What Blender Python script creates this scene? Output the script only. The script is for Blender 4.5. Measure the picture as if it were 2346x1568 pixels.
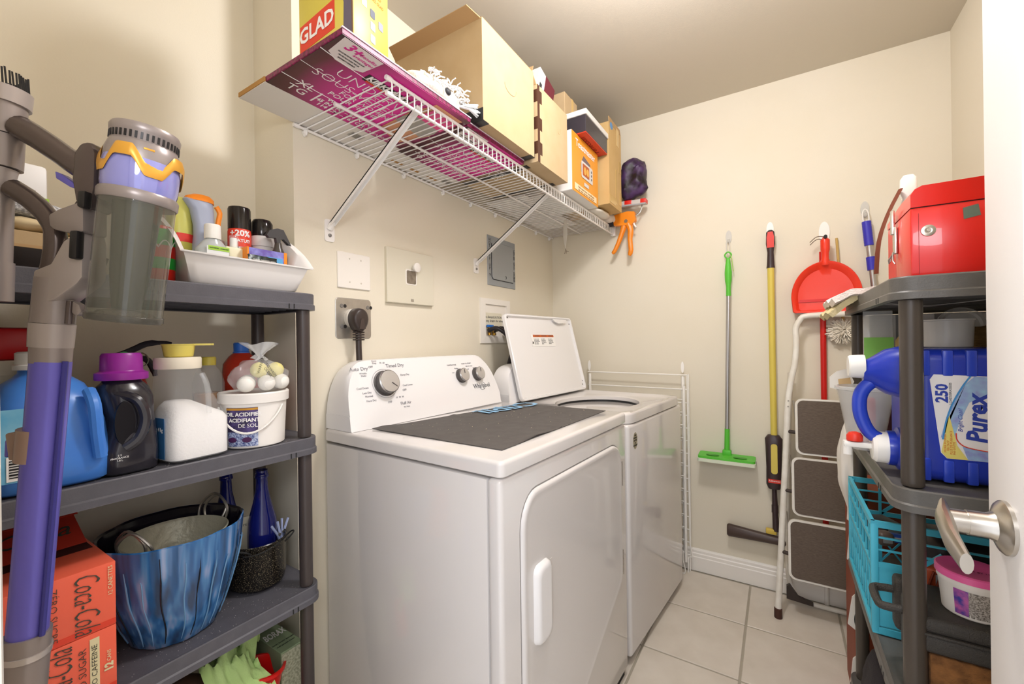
import bpy, bmesh, math, random
from mathutils import Vector, Matrix, Euler, noise
random.seed(7)
PI = math.pi
for o in list(bpy.data.objects):
    bpy.data.objects.remove(o)
SC = bpy.context.scene
COL = SC.collection

# ------------------------------------------------------------------ camera
YAW, ROLL = math.radians(32.232), math.radians(-.7807)
F = Vector((-math.sin(YAW), math.cos(YAW), 0))
R0 = Vector((math.cos(YAW), math.sin(YAW), 0)); U0 = Vector((0, 0, 1))
R = R0*math.cos(ROLL) + U0*math.sin(ROLL)
U = U0*math.cos(ROLL) - R0*math.sin(ROLL)
CAM = Vector((0, 0, 1.21))
cd = bpy.data.cameras.new('camera'); cam = bpy.data.objects.new('camera', cd); COL.objects.link(cam)
cd.sensor_fit = 'HORIZONTAL'; cd.sensor_width = 36; cd.lens = 36*968.1/2346
cd.clip_start = .02
cam.matrix_world = Matrix(((R.x, U.x, -F.x, CAM.x), (R.y, U.y, -F.y, CAM.y), (R.z, U.z, -F.z, CAM.z), (0, 0, 0, 1)))
SC.camera = cam

# ------------------------------------------------------------------ light
def lin(c): return c/12.92 if c <= .04045 else ((c+.055)/1.055)**2.4
def hx(h, a=1.0):
    h = h.lstrip('#'); return tuple(lin(int(h[i:i+2], 16)/255) for i in (0, 2, 4)) + (a,)
w = bpy.data.worlds.new('world'); SC.world = w; w.use_nodes = True
w.node_tree.nodes['Background'].inputs[0].default_value = hx('f6f8ff')
w.node_tree.nodes['Background'].inputs[1].default_value = 1.0     # the lit hallway behind the open door
def lamp(name, kind, loc, power, col, **kw):
    l = bpy.data.lights.new(name, kind); l.energy = power; l.color = hx(col)[:3]
    for k, v in kw.items(): setattr(l, k, v)
    ob = bpy.data.objects.new(name, l); COL.objects.link(ob); ob.location = loc; return ob
lamp('ceiling_lamp', 'POINT', (-.20, 1.08, 2.30), 20, 'fbfaff', shadow_soft_size=.10)
lamp('doorway_fill', 'POINT', (.12, -.24, 1.66), 10, 'f8f9ff', shadow_soft_size=.16)  # added fill light behind the camera, not a known lamp; lifts the left shelves
SC.view_settings.view_transform = 'Standard'; SC.view_settings.look = 'None'
SC.view_settings.exposure = 0.80; SC.view_settings.gamma = 1.0
SC.view_settings.use_curve_mapping = False

# ------------------------------------------------------------------ materials
MATS = {}
def M(name, col='888888', rough=.5, metal=0., alpha=1., col2=None, nscale=8., namt=.5, bump=0., bscale=60., emit=0., coat=0., trans=0., spec=.5, stretch=None, ior=1.45):
    if name in MATS: return MATS[name]
    m = bpy.data.materials.new(name); MATS[name] = m; m.use_nodes = True
    nt = m.node_tree; b = nt.nodes['Principled BSDF']
    b.inputs['Base Color'].default_value = hx(col); b.inputs['Roughness'].default_value = rough
    b.inputs['Metallic'].default_value = metal; b.inputs['Alpha'].default_value = alpha
    b.inputs['Coat Weight'].default_value = coat; b.inputs['Transmission Weight'].default_value = trans
    b.inputs['Specular IOR Level'].default_value = spec; b.inputs['IOR'].default_value = ior
    m.diffuse_color = hx(col)
    if emit:
        b.inputs['Emission Color'].default_value = hx(col); b.inputs['Emission Strength'].default_value = emit
    if col2 or bump:
        tc = nt.nodes.new('ShaderNodeTexCoord'); mp = nt.nodes.new('ShaderNodeMapping')
        nt.links.new(tc.outputs['Object'], mp.inputs[0])
        if stretch: mp.inputs['Scale'].default_value = stretch
        if col2:
            n = nt.nodes.new('ShaderNodeTexNoise'); n.inputs['Scale'].default_value = nscale; n.inputs['Detail'].default_value = 5
            nt.links.new(mp.outputs[0], n.inputs['Vector'])
            r = nt.nodes.new('ShaderNodeValToRGB'); r.color_ramp.elements[0].color = hx(col); r.color_ramp.elements[1].color = hx(col2)
            r.color_ramp.elements[0].position = .5-namt*.5; r.color_ramp.elements[1].position = .5+namt*.5
            nt.links.new(n.outputs[0], r.inputs[0]); nt.links.new(r.outputs[0], b.inputs['Base Color'])
        if bump:
            n2 = nt.nodes.new('ShaderNodeTexNoise'); n2.inputs['Scale'].default_value = bscale; n2.inputs['Detail'].default_value = 3
            nt.links.new(mp.outputs[0], n2.inputs['Vector'])
            bp = nt.nodes.new('ShaderNodeBump'); bp.inputs['Strength'].default_value = bump; bp.inputs['Distance'].default_value = .004
            nt.links.new(n2.outputs[0], bp.inputs['Height']); nt.links.new(bp.outputs[0], b.inputs['Normal'])
    return m
def speckle(name, base, dots, scale=900., thr=.62, rough=.25):
    if name in MATS: return MATS[name]
    m = M(name, base, rough); nt = m.node_tree; b = nt.nodes['Principled BSDF']
    tc = nt.nodes.new('ShaderNodeTexCoord'); n = nt.nodes.new('ShaderNodeTexNoise'); n.inputs['Scale'].default_value = scale; n.inputs['Detail'].default_value = 1
    nt.links.new(tc.outputs['Object'], n.inputs['Vector'])
    r = nt.nodes.new('ShaderNodeValToRGB'); r.color_ramp.interpolation = 'CONSTANT'
    r.color_ramp.elements[0].color = hx(base); r.color_ramp.elements[1].color = hx(dots); r.color_ramp.elements[1].position = thr
    nt.links.new(n.outputs[0], r.inputs[0]); nt.links.new(r.outputs[0], b.inputs['Base Color'])
    return m

# ------------------------------------------------------------------ mesh helpers
def BM(): return bmesh.new()
def xf(vs, M4):
    for v in vs: v.co = M4 @ v.co
def box(bm, c, s, rz=0., bev=0., seg=2, M4=None):
    r = bmesh.ops.create_cube(bm, size=1.0); vs = r['verts']
    for v in vs: v.co = Vector((v.co.x*s[0], v.co.y*s[1], v.co.z*s[2]))
    if bev > 0:
        es = list({e for v in vs for e in v.link_edges})
        r2 = bmesh.ops.bevel(bm, geom=es, offset=bev, segments=seg, profile=.5, affect='EDGES')
        vs = list({v for f in r2['faces'] for v in f.verts} | {v for v in vs if v.is_valid})
    T = Matrix.Translation(Vector(c)) @ Matrix.Rotation(rz, 4, 'Z')
    if M4 is not None: T = M4 @ T
    xf(vs, T)
def b2(bm, x0, x1, y0, y1, z0, z1, **k):
    box(bm, ((x0+x1)/2, (y0+y1)/2, (z0+z1)/2), (abs(x1-x0), abs(y1-y0), abs(z1-z0)), **k)
def frame_of(d):
    d = d.normalized(); a = Vector((0, 0, 1)) if abs(d.z) < .9 else Vector((1, 0, 0))
    u = d.cross(a).normalized(); return u, d.cross(u).normalized()
def ring(bm, pts): return [bm.verts.new(p) for p in pts]
def skin(bm, rings, closed=True, cap0=True, cap1=True, loop=False):
    n = len(rings[0]); k = len(rings)
    for i in range(k if loop else k-1):
        a, b = rings[i], rings[(i+1) % k]
        for j in range(n if closed else n-1):
            q = [a[j], a[(j+1) % n], b[(j+1) % n], b[j]]
            q2 = []
            for v in q:
                if v not in q2: q2.append(v)
            if len(q2) > 2:
                try: bm.faces.new(q2)
                except ValueError: pass
    if closed and not loop:
        for c, rg in ((cap0, rings[0]), (cap1, rings[-1])):
            if c and n > 2:
                try: bm.faces.new(rg)
                except ValueError: pass
def tube(bm, pts, r, n=8, loop=False, sm=0, sq=1.0):
    pts = [Vector(p) for p in pts]
    if sm: pts = smooth_path(pts, sm, loop)
    rr = r if isinstance(r, (list, tuple)) else None
    m = len(pts); rings = []; u = None
    for i, p in enumerate(pts):
        if loop: d = pts[(i+1) % m]-pts[i-1]
        else: d = pts[min(i+1, m-1)]-pts[max(i-1, 0)]
        if d.length < 1e-9: d = Vector((0, 0, 1))
        d.normalize()
        if u is None: u = frame_of(d)[0]
        else:
            u = (u-d*u.dot(d))
            u = u.normalized() if u.length > 1e-6 else frame_of(d)[0]
        v = d.cross(u)
        q = (rr[min(int(i*len(rr)/m), len(rr)-1)] if rr and len(rr) != m else rr[i]) if rr else r
        rings.append(ring(bm, [p+(u*math.cos(2*PI*j/n)+v*math.sin(2*PI*j/n)*sq)*q for j in range(n)]))
    skin(bm, rings, loop=loop)
def smooth_path(pts, k, loop=False):
    out = []; m = len(pts)
    g = (lambda i: pts[i % m]) if loop else (lambda i: pts[max(0, min(m-1, i))])
    for i in range(m if loop else m-1):
        p0, p1, p2, p3 = g(i-1), g(i), g(i+1), g(i+2)
        for t in range(k):
            s = t/k
            out.append(.5*((2*p1)+(p2-p0)*s+(2*p0-5*p1+4*p2-p3)*s*s+(3*p1-p0-3*p2+p3)*s**3))
    if not loop: out.append(pts[-1].copy())
    return out
def cyl(bm, p0, p1, r0, r1=None, n=20, c0=True, c1=True):
    p0, p1 = Vector(p0), Vector(p1); u, v = frame_of(p1-p0); r1 = r0 if r1 is None else r1
    rings = [ring(bm, [p+(u*math.cos(2*PI*j/n)+v*math.sin(2*PI*j/n))*r for j in range(n)]) for p, r in ((p0, r0), (p1, r1))]
    skin(bm, rings, cap0=c0, cap1=c1)
def lathe(bm, prof, n=28, c=(0, 0, 0), sx=1., sy=1., cap0=True, cap1=True, M4=None, ex=2.):
    c = Vector(c); rings = []
    for r, z in prof:
        ps = []
        for j in range(n):
            a = 2*PI*j/n; ca, sa = math.cos(a), math.sin(a)
            if ex != 2.:
                ca = math.copysign(abs(ca)**(2/ex), ca); sa = math.copysign(abs(sa)**(2/ex), sa)
            p = c+Vector((r*ca*sx, r*sa*sy, z))
            ps.append(M4 @ p if M4 is not None else p)
        rings.append(ring(bm, ps))
    skin(bm, rings, cap0=cap0, cap1=cap1)
def loft(bm, secs, n=32, ex=4., cap0=True, cap1=True, M4=None):
    """secs: (z, cx, cy, rx, ry[, ex]) superellipse rings"""
    rings = []
    for s in secs:
        z, cx, cy, rx, ry = s[:5]; e = s[5] if len(s) > 5 else ex; ps = []
        for j in range(n):
            a = 2*PI*(j+.5)/n; ca, sa = math.cos(a), math.sin(a)
            ps.append(Vector((cx+rx*math.copysign(abs(ca)**(2/e), ca), cy+ry*math.copysign(abs(sa)**(2/e), sa), z)))
        if M4 is not None: ps = [M4 @ p for p in ps]
        rings.append(ring(bm, ps))
    skin(bm, rings, cap0=cap0, cap1=cap1)
def prism(bm, poly, o, x, y, h, off=0.):
    """polygon (2D list) in plane o+x*u+y*v, thickness h along x cross y"""
    o, x, y = Vector(o), Vector(x), Vector(y); nrm = x.cross(y).normalized()
    a = ring(bm, [o+x*p[0]+y*p[1]+nrm*off for p in poly]); b = ring(bm, [o+x*p[0]+y*p[1]+nrm*(off+h) for p in poly])
    skin(bm, [a, b])
def rrect(x0, x1, y0, y1, r, k=4):
    out = []
    rs = r if isinstance(r, (list, tuple)) else [r]*4
    for (cx, cy, a0, q) in ((x1-rs[0], y1-rs[0], 0, rs[0]), (x0+rs[1], y1-rs[1], 90, rs[1]), (x0+rs[2], y0+rs[2], 180, rs[2]), (x1-rs[3], y0+rs[3], 270, rs[3])):
        for i in range(k+1):
            a = math.radians(a0+90*i/k); out.append((cx+q*math.cos(a), cy+q*math.sin(a)))
    return out
def sheet(bm, fn, nu, nv, thick=0., wrap=False):
    g = [[bm.verts.new(fn(i/nu, j/nv)) for j in range(nv+1)] for i in range(nu+1)]
    fs = [bm.faces.new((g[i][j], g[i+1][j], g[i+1][j+1], g[i][j+1])) for i in range(nu) for j in range(nv)]
    if thick:
        bmesh.ops.recalc_face_normals(bm, faces=fs)
        r = bmesh.ops.solidify(bm, geom=fs, thickness=thick)
def blob(bm, c, s, sub=2, amp=.0, fr=20., seed=0., M4=None):
    r = bmesh.ops.create_icosphere(bm, subdivisions=sub, radius=1.0)
    for v in r['verts']:
        p = Vector((v.co.x*s[0], v.co.y*s[1], v.co.z*s[2])) + Vector(c)
        if amp: p += v.co.normalized()*amp*noise.noise(p*fr+Vector((seed, seed*1.7, seed*.3)))
        v.co = M4 @ p if M4 is not None else p

def obj(name, bm, mat, parent=None, smooth=True, ang=35, kind=None, label=None, M4=None, fix=True):
    if fix: bmesh.ops.recalc_face_normals(bm, faces=bm.faces)
    me = bpy.data.meshes.new(name); bm.to_mesh(me); bm.free()
    for m in (mat if isinstance(mat, (list, tuple)) else [mat]): me.materials.append(m)
    if smooth:
        me.polygons.foreach_set('use_smooth', [True]*len(me.polygons)); me.set_sharp_from_angle(angle=math.radians(ang))
    ob = bpy.data.objects.new(name, me); COL.objects.link(ob)
    if parent is not None: ob.parent = parent
    if M4 is not None: ob.matrix_local = M4
    if kind: ob['kind'] = kind
    if label: ob['label'] = label
    return ob
def thing(name, label, cat, loc=(0, 0, 0), rz=0., group=None, M4=None):
    o = bpy.data.objects.new(name, None); COL.objects.link(o); o.empty_display_size = .03
    if M4 is not None: o.matrix_world = M4
    else: o.location = loc; o.rotation_euler = (0, 0, rz)
    o['label'] = label; o['category'] = cat
    if group: o['group'] = group
    return o
def tag(o, label, cat, group=None):
    o['label'] = label; o['category'] = cat
    if group: o['group'] = group
    return o
def dup(root, loc=None, rz=None, label=None):
    r = root.copy(); COL.objects.link(r)
    if loc is not None: r.location = loc
    if rz is not None: r.rotation_euler = (0, 0, rz)
    if label: r['label'] = label
    for ch in list(root.children):
        c = ch.copy(); COL.objects.link(c); c.parent = r
        for g in list(ch.children):
            e = g.copy(); COL.objects.link(e); e.parent = c
    return r
def addtext(bm, s, size, o, x, y, align='CENTER', sx=1., shear=0., bold=0., ext=.0002, space=1.):
    """lettering as flat geometry in the plane o + x*u + y*v"""
    cu = bpy.data.curves.new('t', 'FONT'); cu.body = s; cu.size = size; cu.align_x = align; cu.align_y = 'CENTER'
    cu.resolution_u = 2; cu.shear = shear; cu.offset = bold; cu.extrude = ext; cu.space_character = space
    t = bpy.data.objects.new('t', cu); COL.objects.link(t)
    me = bpy.data.meshes.new_from_object(t)
    o, x, y = Vector(o), Vector(x).normalized(), Vector(y).normalized(); n = x.cross(y)
    T = Matrix(((x.x*sx, y.x, n.x, o.x), (x.y*sx, y.y, n.y, o.y), (x.z*sx, y.z, n.z, o.z), (0, 0, 0, 1)))
    me.transform(T); bm.from_mesh(me)
    bpy.data.objects.remove(t); bpy.data.curves.remove(cu); bpy.data.meshes.remove(me)
def lettering(rows, mat, parent, name='lettering'):
    bm = BM()
    for r in rows: addtext(bm, *r[:5], **(r[5] if len(r) > 5 else {}))
    return obj(name, bm, mat, parent, smooth=False, fix=False, kind='stuff')
def decal(name, poly, o, x, y, mat, parent, h=.0006):
    bm = BM(); prism(bm, poly, o, Vector(x).normalized(), Vector(y).normalized(), h); return obj(name, bm, mat, parent, smooth=False)
def rect(w, h): return [(-w/2, -h/2), (w/2, -h/2), (w/2, h/2), (-w/2, h/2)]
def ell(w, h, n=24): return [(w/2*math.cos(2*PI*i/n), h/2*math.sin(2*PI*i/n)) for i in range(n)]
X1, Y1, Z1 = Vector((1, 0, 0)), Vector((0, 1, 0)), Vector((0, 0, 1))
WHITE = M('white_print', 'f6f4f0', .5); BLACK = M('black_print', '141414', .6); GREYP = M('grey_print', '6d6d72', .6)
# ================================================================== THE ROOM
H = 2.441
PAINT = M('wall_paint', 'e2d9c4', .62, col2='e5ddcb', nscale=3, bump=.06, bscale=220, spec=.3)
CEILP = M('ceiling_paint', 'd0c8b8', .8, bump=.08, bscale=260, spec=.2)
TRIM = M('trim_white', 'f0ebe3', .35)
GROUT = M('grout', 'ada595', .9, bump=.3, bscale=300)
TILE = M('floor_tile', 'd3c9ba', .32, col2='e3dacd', nscale=9, namt=.5, bump=.05, bscale=90)
def struct(name, bm, m, parent=None, **k): 
    return obj(name, bm, m, parent, kind='structure' if parent is None else None, **k)
bm = BM(); b2(bm, -1.52, .70, -.06, 2.49, -.06, -.003); fl = struct('floor', bm, GROUT, smooth=False)
xs = [-.13+.34*k for k in range(-4, 4)]; ys = [1.686+.34*k for k in range(-6, 4)]
base = BM(); b2(base, -.1658, .1658, -.1658, .1658, -.012, 0, bev=.0015, seg=1)
bme = bpy.data.meshes.new('tile'); base.to_mesh(bme); base.free(); bme.materials.append(TILE)
for x in xs[:-1]:
    for y in ys[:-1]:
        x0, x1, y0, y1 = max(x, -1.41), min(x+.34, .597), max(y, -.05), min(y+.34, 2.388)
        if x1-x0 < .03 or y1-y0 < .03: continue
        full = x1-x0 > .339 and y1-y0 > .339
        if full:
            o = bpy.data.objects.new('tile', bme); COL.objects.link(o); o.parent = fl; o.location = (x+.17, y+.17, 0)
        else:
            bm = BM(); b2(bm, x0+.0042, x1-.0042, y0+.0042, y1-.0042, -.012, 0, bev=.0015, seg=1); obj('tile', bm, TILE, fl, smooth=False)
bm = BM(); b2(bm, -1.52, .70, -.06, 2.49, H, H+.05); struct('ceiling', bm, CEILP, smooth=False)
bm = BM(); b2(bm, -1.52, -1.199, .711, 2.49, 0, H); struct('wall_left', bm, PAINT, smooth=False)
bm = BM(); b2(bm, -1.52, -1.414, -.06, .711, 0, H); struct('wall_alcove', bm, PAINT, smooth=False)
bm = BM(); b2(bm, -1.199, .70, 2.392, 2.49, 0, H); struct('wall_back', bm, PAINT, smooth=False)
bm = BM(); b2(bm, .60, .70,   .050, 2.392, 0, H); struct('wall_right', bm, PAINT, smooth=False)
bm = BM(); b2(bm, -1.414, -.52, -.06, .050, 0, H); b2(bm, .285, .70, -.06, .050, 0, H); b2(bm, -.52, .285, -.06, .050, 2.06, H)
struct('wall_front', bm, PAINT, smooth=False)
prof = [(0, 0), (.017, 0), (.017, .07), (.014, .074), (.014, .088), (.010, .092), (.010, .104), (.005, .112), (0, .113)]
def base_along(name, p0, p1, nrm):
    bm = BM(); p0, p1, nrm = Vector(p0), Vector(p1), Vector(nrm)
    skin(bm, [ring(bm, [p+nrm*a+Z1*b for a, b in prof]) for p in (p0, p1)]); return struct(name, bm, TRIM, smooth=False)
base_along('baseboard_back', (-1.199, 2.392, 0), (.60, 2.392, 0), (0, -1, 0))
base_along('baseboard_right', (.60, .050, 0), (.60, 2.375, 0), (-1, 0, 0))
base_along('baseboard_alcove', (-1.414, .050, 0), (-1.414, .711, 0), (1, 0, 0))
# left door casing
bm = BM(); b2(bm, -.60, -.505, .050, .065, 0, 2.12, bev=.005); b2(bm, -.53, -.505, -.06, .050, 0, 2.06); struct('trim_1', bm, TRIM)
# ---- door, swung open along the right side
DW = M('door_white', 'eeeae6', .42, bump=.12, bscale=40, stretch=(60, 60, 1))
door = thing('door_1', 'white moulded panel door standing open at the right edge', 'door', (.246, .055, 0)); door['kind'] = 'structure'; del door['category']
Y_E = .772
bm = BM(); b2(bm, -.0, .028, 0, Y_E, .01, 2.03, bev=.002); obj('slab', bm, DW, door)
def stile(y0, y1, z0, z1):
    bm = BM(); b2(bm, -.008, .0, y0, y1, z0, z1, bev=.002); obj('stile', bm, DW, door)
stile(Y_E-.105, Y_E, .01, 2.03); stile(0, .105, .01, 2.03); stile(.335, .44, .01, 2.03)
for z0, z1 in ((.01, .22), (.96, 1.06), (1.62, 1.72), (1.92, 2.03)):
    for y0, y1 in ((.105, .335), (.44, Y_E-.105)): stile(y0, y1, z0, z1)
for z0, z1 in ((.22, .96), (1.06, 1.62), (1.72, 1.92)):
    for y0, y1 in ((.105, .335), (.44, Y_E-.105)):
        bm = BM(); rr = []
        for d_, x_ in ((0, -.0005), (.012, -.001), (.03, -.007), (.034, -.0075)):
            rr.append(ring(bm, [(x_, y0+d_, z0+d_), (x_, y1-d_, z0+d_), (x_, y1-d_, z1-d_), (x_, y0+d_, z1-d_)]))
        skin(bm, rr); obj('panel', bm, DW, door, ang=20)
NICK = M('brushed_nickel', 'c9c4bb', .28, 1.)
hn = obj('handle', (lambda bm: (lathe(bm, [(.033, 0), (.033, .004), (.030, .007), (.018, .012), (.0155, .018), (.0155, .036), (.0145, .036), (.0145, .060), (.013, .062)], M4=Matrix.Translation((-.008, Y_E-.056, .97)) @ Matrix.Rotation(-PI/2, 4, 'Y')), bm)[1])(BM()), NICK, door)
bm = BM()
# lever: flat blade dropping toward the hinge side
pts = [(-.062, Y_E-.040, .985), (-.066, Y_E-.062, .972), (-.068, Y_E-.100, .958), (-.066, Y_E-.140, .948)]
rings = []
for i, (p, wz, wx) in enumerate(zip(pts, (.008, .016, .016, .012), (.004, .009, .008, .006))):
    p = Vector(p); rings.append(ring(bm, [p+Vector((wx*math.cos(a), 0, wz*math.sin(a))) for a in [2*PI*j/14 for j in range(14)]]))
skin(bm, rings); obj('lever', bm, NICK, hn)
bm = BM(); b2(bm, -.0005, .0225, Y_E-.001, Y_E+.001, .94, 1.0, bev=.0005); obj('latch_plate', bm, NICK, door)
# ================================================================== DRYER AND WASHER
ENAM = M('white_enamel', 'e0dcd9', .07, coat=.3); ENAMP = M('white_plastic_gloss', 'efedec', .22, coat=.2)
DARKGAP = M('dark_gap', '2a2725', .8)
def appl_matrix(x, y, ang):
    s, c = math.sin(math.radians(ang)), math.cos(math.radians(ang))
    return Matrix(((s, -c, 0, x), (c, s, 0, y), (0, 0, 1, 0), (0, 0, 0, 1)))   # local x along the front, local y into the wall
def console(bm, x0, x1, y0, z0, hgt, slope, yb, rc=.10, p=2.4, n=40):
    rings = []
    for i in range(n+1):
        t = i/n; x = x0+(x1-x0)*(.5-.5*math.cos(PI*t))
        e = min(x-x0, x1-x)/rc; e = max(.012, min(1, e))
        h_ = hgt*(1-(1-e)**p)**(1/p)*(1+.02*math.sin(PI*t))
        yt = y0+slope*h_
        rings.append(ring(bm, [(x, y0, z0), (x, y0+.004, z0+h_*.12), (x, yt-.006, z0+h_*.94), (x, yt+.004, z0+h_*.99), (x, yt+.02, z0+h_), (x, yb-.02, z0+h_*.99), (x, yb, z0+h_*.95), (x, yb, z0)]))
    skin(bm, rings)
def rounded_slab(bm, x0, x1, y0, y1, z0, z1, r, k=5, bev=.008):
    o = rrect(x0, x1, y0, y1, r, k); cx, cy = (x0+x1)/2, (y0+y1)/2
    def inset(d): return rrect(x0+d, x1-d, y0+d, y1-d, max(r-d, .001), k)
    rr = [ring(bm, [(a, b, z0) for a, b in inset(.002)]), ring(bm, [(a, b, z0+.002) for a, b in o])]
    for i in range(5):
        a = PI/2*i/4; rr.append(ring(bm, [(u, v, z1-bev+bev*math.sin(a)) for u, v in inset(bev*(1-math.cos(a)))]))
    skin(bm, rr)
DM = appl_matrix(-.512, .757, 3.03)
dry = thing('dryer', 'white clothes dryer with three-knob console and a dark mat on top', 'dryer', M4=DM)
bm = BM(); b2(bm, .004, .751, .042, .678, .03, .905, bev=.004); obj('cabinet', bm, ENAM, dry)
bm = BM(); b2(bm, 0, .755, 0, .040, .03, .910, bev=.012, seg=4); fp = obj('front_panel', bm, ENAM, dry)
bm = BM(); b2(bm, .01, .745, .012, .66, .0, .03); obj('base', bm, DARKGAP, dry, smooth=False)
bm = BM(); rounded_slab(bm, 0, .755, -.004, .682, .914, .95, .016, bev=.010); obj('top', bm, ENAM, dry)
bm = BM(); console(bm, .008, .742, .548, .9505, .205, .33, .681); con = obj('console', bm, ENAMP, dry, ang=28)
# pressed relief on the side (two tall arches)
SIDE = ENAM
# door
dpoly = [(.074, .20), (.074, .77)] + [(.074+.07*(1-math.cos(a)), .77+.085*math.sin(a)) for a in [PI/2*i/6 for i in range(1, 7)]] + [(.62, .855)] + [(.62+.078*math.sin(a), .775+.08*math.cos(a)) for a in [PI/2*i/6 for i in range(1, 7)]] + [(.698, .40)] + [(.698-.05*(1-math.cos(a)), .40-.05*math.sin(a)) for a in [PI/2*i/4 for i in range(1, 4)]] + [(.26, .11), (.22, .09), (.14, .09), (.10, .11)]
def inset_poly(poly, d):
    n = len(poly); out = []
    for i in range(n):
        p0, p1, p2 = Vector(poly[i-1]), Vector(poly[i]), Vector(poly[(i+1) % n])
        n1 = Vector((-(p1-p0).y, (p1-p0).x)).normalized(); n2 = Vector((-(p2-p1).y, (p2-p1).x)).normalized()
        m = (n1+n2); m = m.normalized()*d/max(.35, (1+n1.dot(n2))/2)**.5 if m.length > 1e-6 else n1*d
        q = p1-m; out.append((q.x, q.y))
    return out
bm = BM(); rr = []
for d_, y_ in ((-.004, .0), (0, .0), (.002, -.006), (.008, -.0085), (.016, -.007), (.03, -.006)):
    rr.append(ring(bm, [(a, y_, b) for a, b in inset_poly(dpoly, d_)]))
skin(bm, rr); dd = obj('door', bm, ENAM, dry, ang=50)
bm = BM(); rr = []
hp = rrect(.117, .190, .478, .672, [.02, .03, .02, .02])
for d_, y_ in ((0, -.006), (.003, -.016), (.009, -.021), (.016, -.021)):
    rr.append(ring(bm, [(a, y_, b) for a, b in rrect(.117+d_, .190-d_, .478+d_, .672-d_, .02)]))
skin(bm, rr); obj('handle', bm, ENAMP, dd, ang=60)
bm = BM(); b2(bm, .196, .206, -.0075, -.006, .50, .66, bev=.0007); obj('grip_shade_strip', bm, M('grip_shade', 'cfc9c4', .3), dd)  # thin strip beside the handle, shade of a grip recess painted into it
for z in (.745, .436):
    bm = BM(); cyl(bm, (.696, -.006, z-.042), (.696, -.006, z+.042), .0035, n=10)
    for k in range(4): cyl(bm, (.696, -.006, z-.03+.02*k), (.696, -.006, z-.028+.02*k), .0042, n=10)
    obj('hinge', bm, M('hinge_metal', 'b8b2aa', .35, .8), dd)
# knobs on the sloping console face
cs = Vector((0, .33, 1)).normalized(); cn = Vector((0, -1, .33)).normalized()
KM = Matrix(((1, 0, 0, 0), (0, cs.y, cn.y, 0), (0, cs.z, cn.z, 0), (0, 0, 0, 1)))
def cpt(x, z, off=0.): return Vector((x, .552+.343*(z-.9751), z))+cn*(off+.0008)
CHR = M('knob_chrome', 'b9b6b3', .22, .9); KF = M('knob_face', 'c8c5c2', .35, .5); KD = M('knob_dark', '5e5a58', .4, .3)
def knob(x, z, r, ang, dpt):
    T = Matrix.Translation(cpt(x, z, .0005)) @ KM
    bm = BM(); lathe(bm, [(r*1.12, 0), (r*1.12, .003), (r*1.02, .004), (r*.98, dpt*.5), (r*.99, dpt*.9), (r*.95, dpt)], n=36, cap1=False, M4=T); k = obj('knob', bm, KD, con)
    bm = BM(); lathe(bm, [(r*.96, dpt*.97), (r*.93, dpt+.0015), (r*.88, dpt+.0018), (0.0005, dpt+.0005)], n=36, cap0=False, M4=T); obj('knob_face', bm, KF, k)
    bm = BM(); lathe(bm, [(r*1.0, dpt*.84), (r*1.01, dpt*.98), (r*.96, dpt+.001)], n=36, cap0=False, cap1=False, M4=T); obj('knob_ring', bm, CHR, k)
    bm = BM(); box(bm, (0, 0, 0), (.0022, r*.62, .0015), M4=T @ Matrix.Translation((0, 0, dpt+.002)) @ Matrix.Rotation(ang, 4, 'Z') @ Matrix.Translation((0, r*.5, 0))); obj('knob_pointer', bm, M('pointer', '4d4a49', .4), k)
knob(.158, 1.080, .038, math.radians(-130), .028); knob(.526, 1.078, .026, math.radians(-5), .022); knob(.624, 1.078, .026, math.radians(-8), .022)
def ct(s, size, x, z, **k): return (s, size, cpt(x, z, .0004), X1, cs, k)
PR = M('console_print', '85858b', .5)
bm = BM(); lathe(bm, [(.0475, .0004), (.0485, .0006)], n=48, cap0=False, cap1=False, M4=Matrix.Translation(cpt(.158, 1.080)) @ KM); obj('dial_ring', bm, PR, con)
lettering([ct('Auto Dry', .017, .073, 1.131), ct('Timed Dry', .017, .215, 1.135), ct('OFF', .010, .118, 1.135), ct('Heavy\nDuty', .008, .135, 1.150), ct('Wrinkle\nShield', .008, .085, 1.113), ct('70  60', .008, .165, 1.146),
  ct('Cool Down', .009, .072, 1.072), ct('Less Dry', .009, .084, 1.057), ct('Normal', .009, .089, 1.046), ct('More Dry', .009, .094, 1.032), ct('OFF', .010, .162, 1.020), ct('Damp Dry', .009, .248, 1.102), ct('Cool Down', .009, .250, 1.067), ct('OFF', .010, .232, 1.052), ct('10  20  30', .008, .205, 1.031), ct('Fluff Air', .014, .225, 1.010), ct('No Heat', .007, .225, .998),
  ct('TEMPERATURE', .008, .488, 1.122), ct('Medium', .007, .510, 1.108), ct('Low', .007, .487, 1.093), ct('PUSH TO START', .008, .575, 1.124), ct('END OF CYCLE', .006, .588, 1.113), ct('Off', .007, .577, 1.101), ct('On', .007, .612, 1.105)], PR, con)
lettering([ct('Whirlpool', .028, .635, 1.030, sx=.9)], M('brand_print', '4c4c52', .4), con, 'brand_lettering')
bm = BM(); tube(bm, [cpt(.637+.02*math.cos(a), 1.030+.016*math.sin(a), .0006) for a in [PI*.9+1.45*PI*i/16 for i in range(17)]], .0006, n=5); obj('brand_swoosh', bm, M('brand_print'), con)

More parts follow.
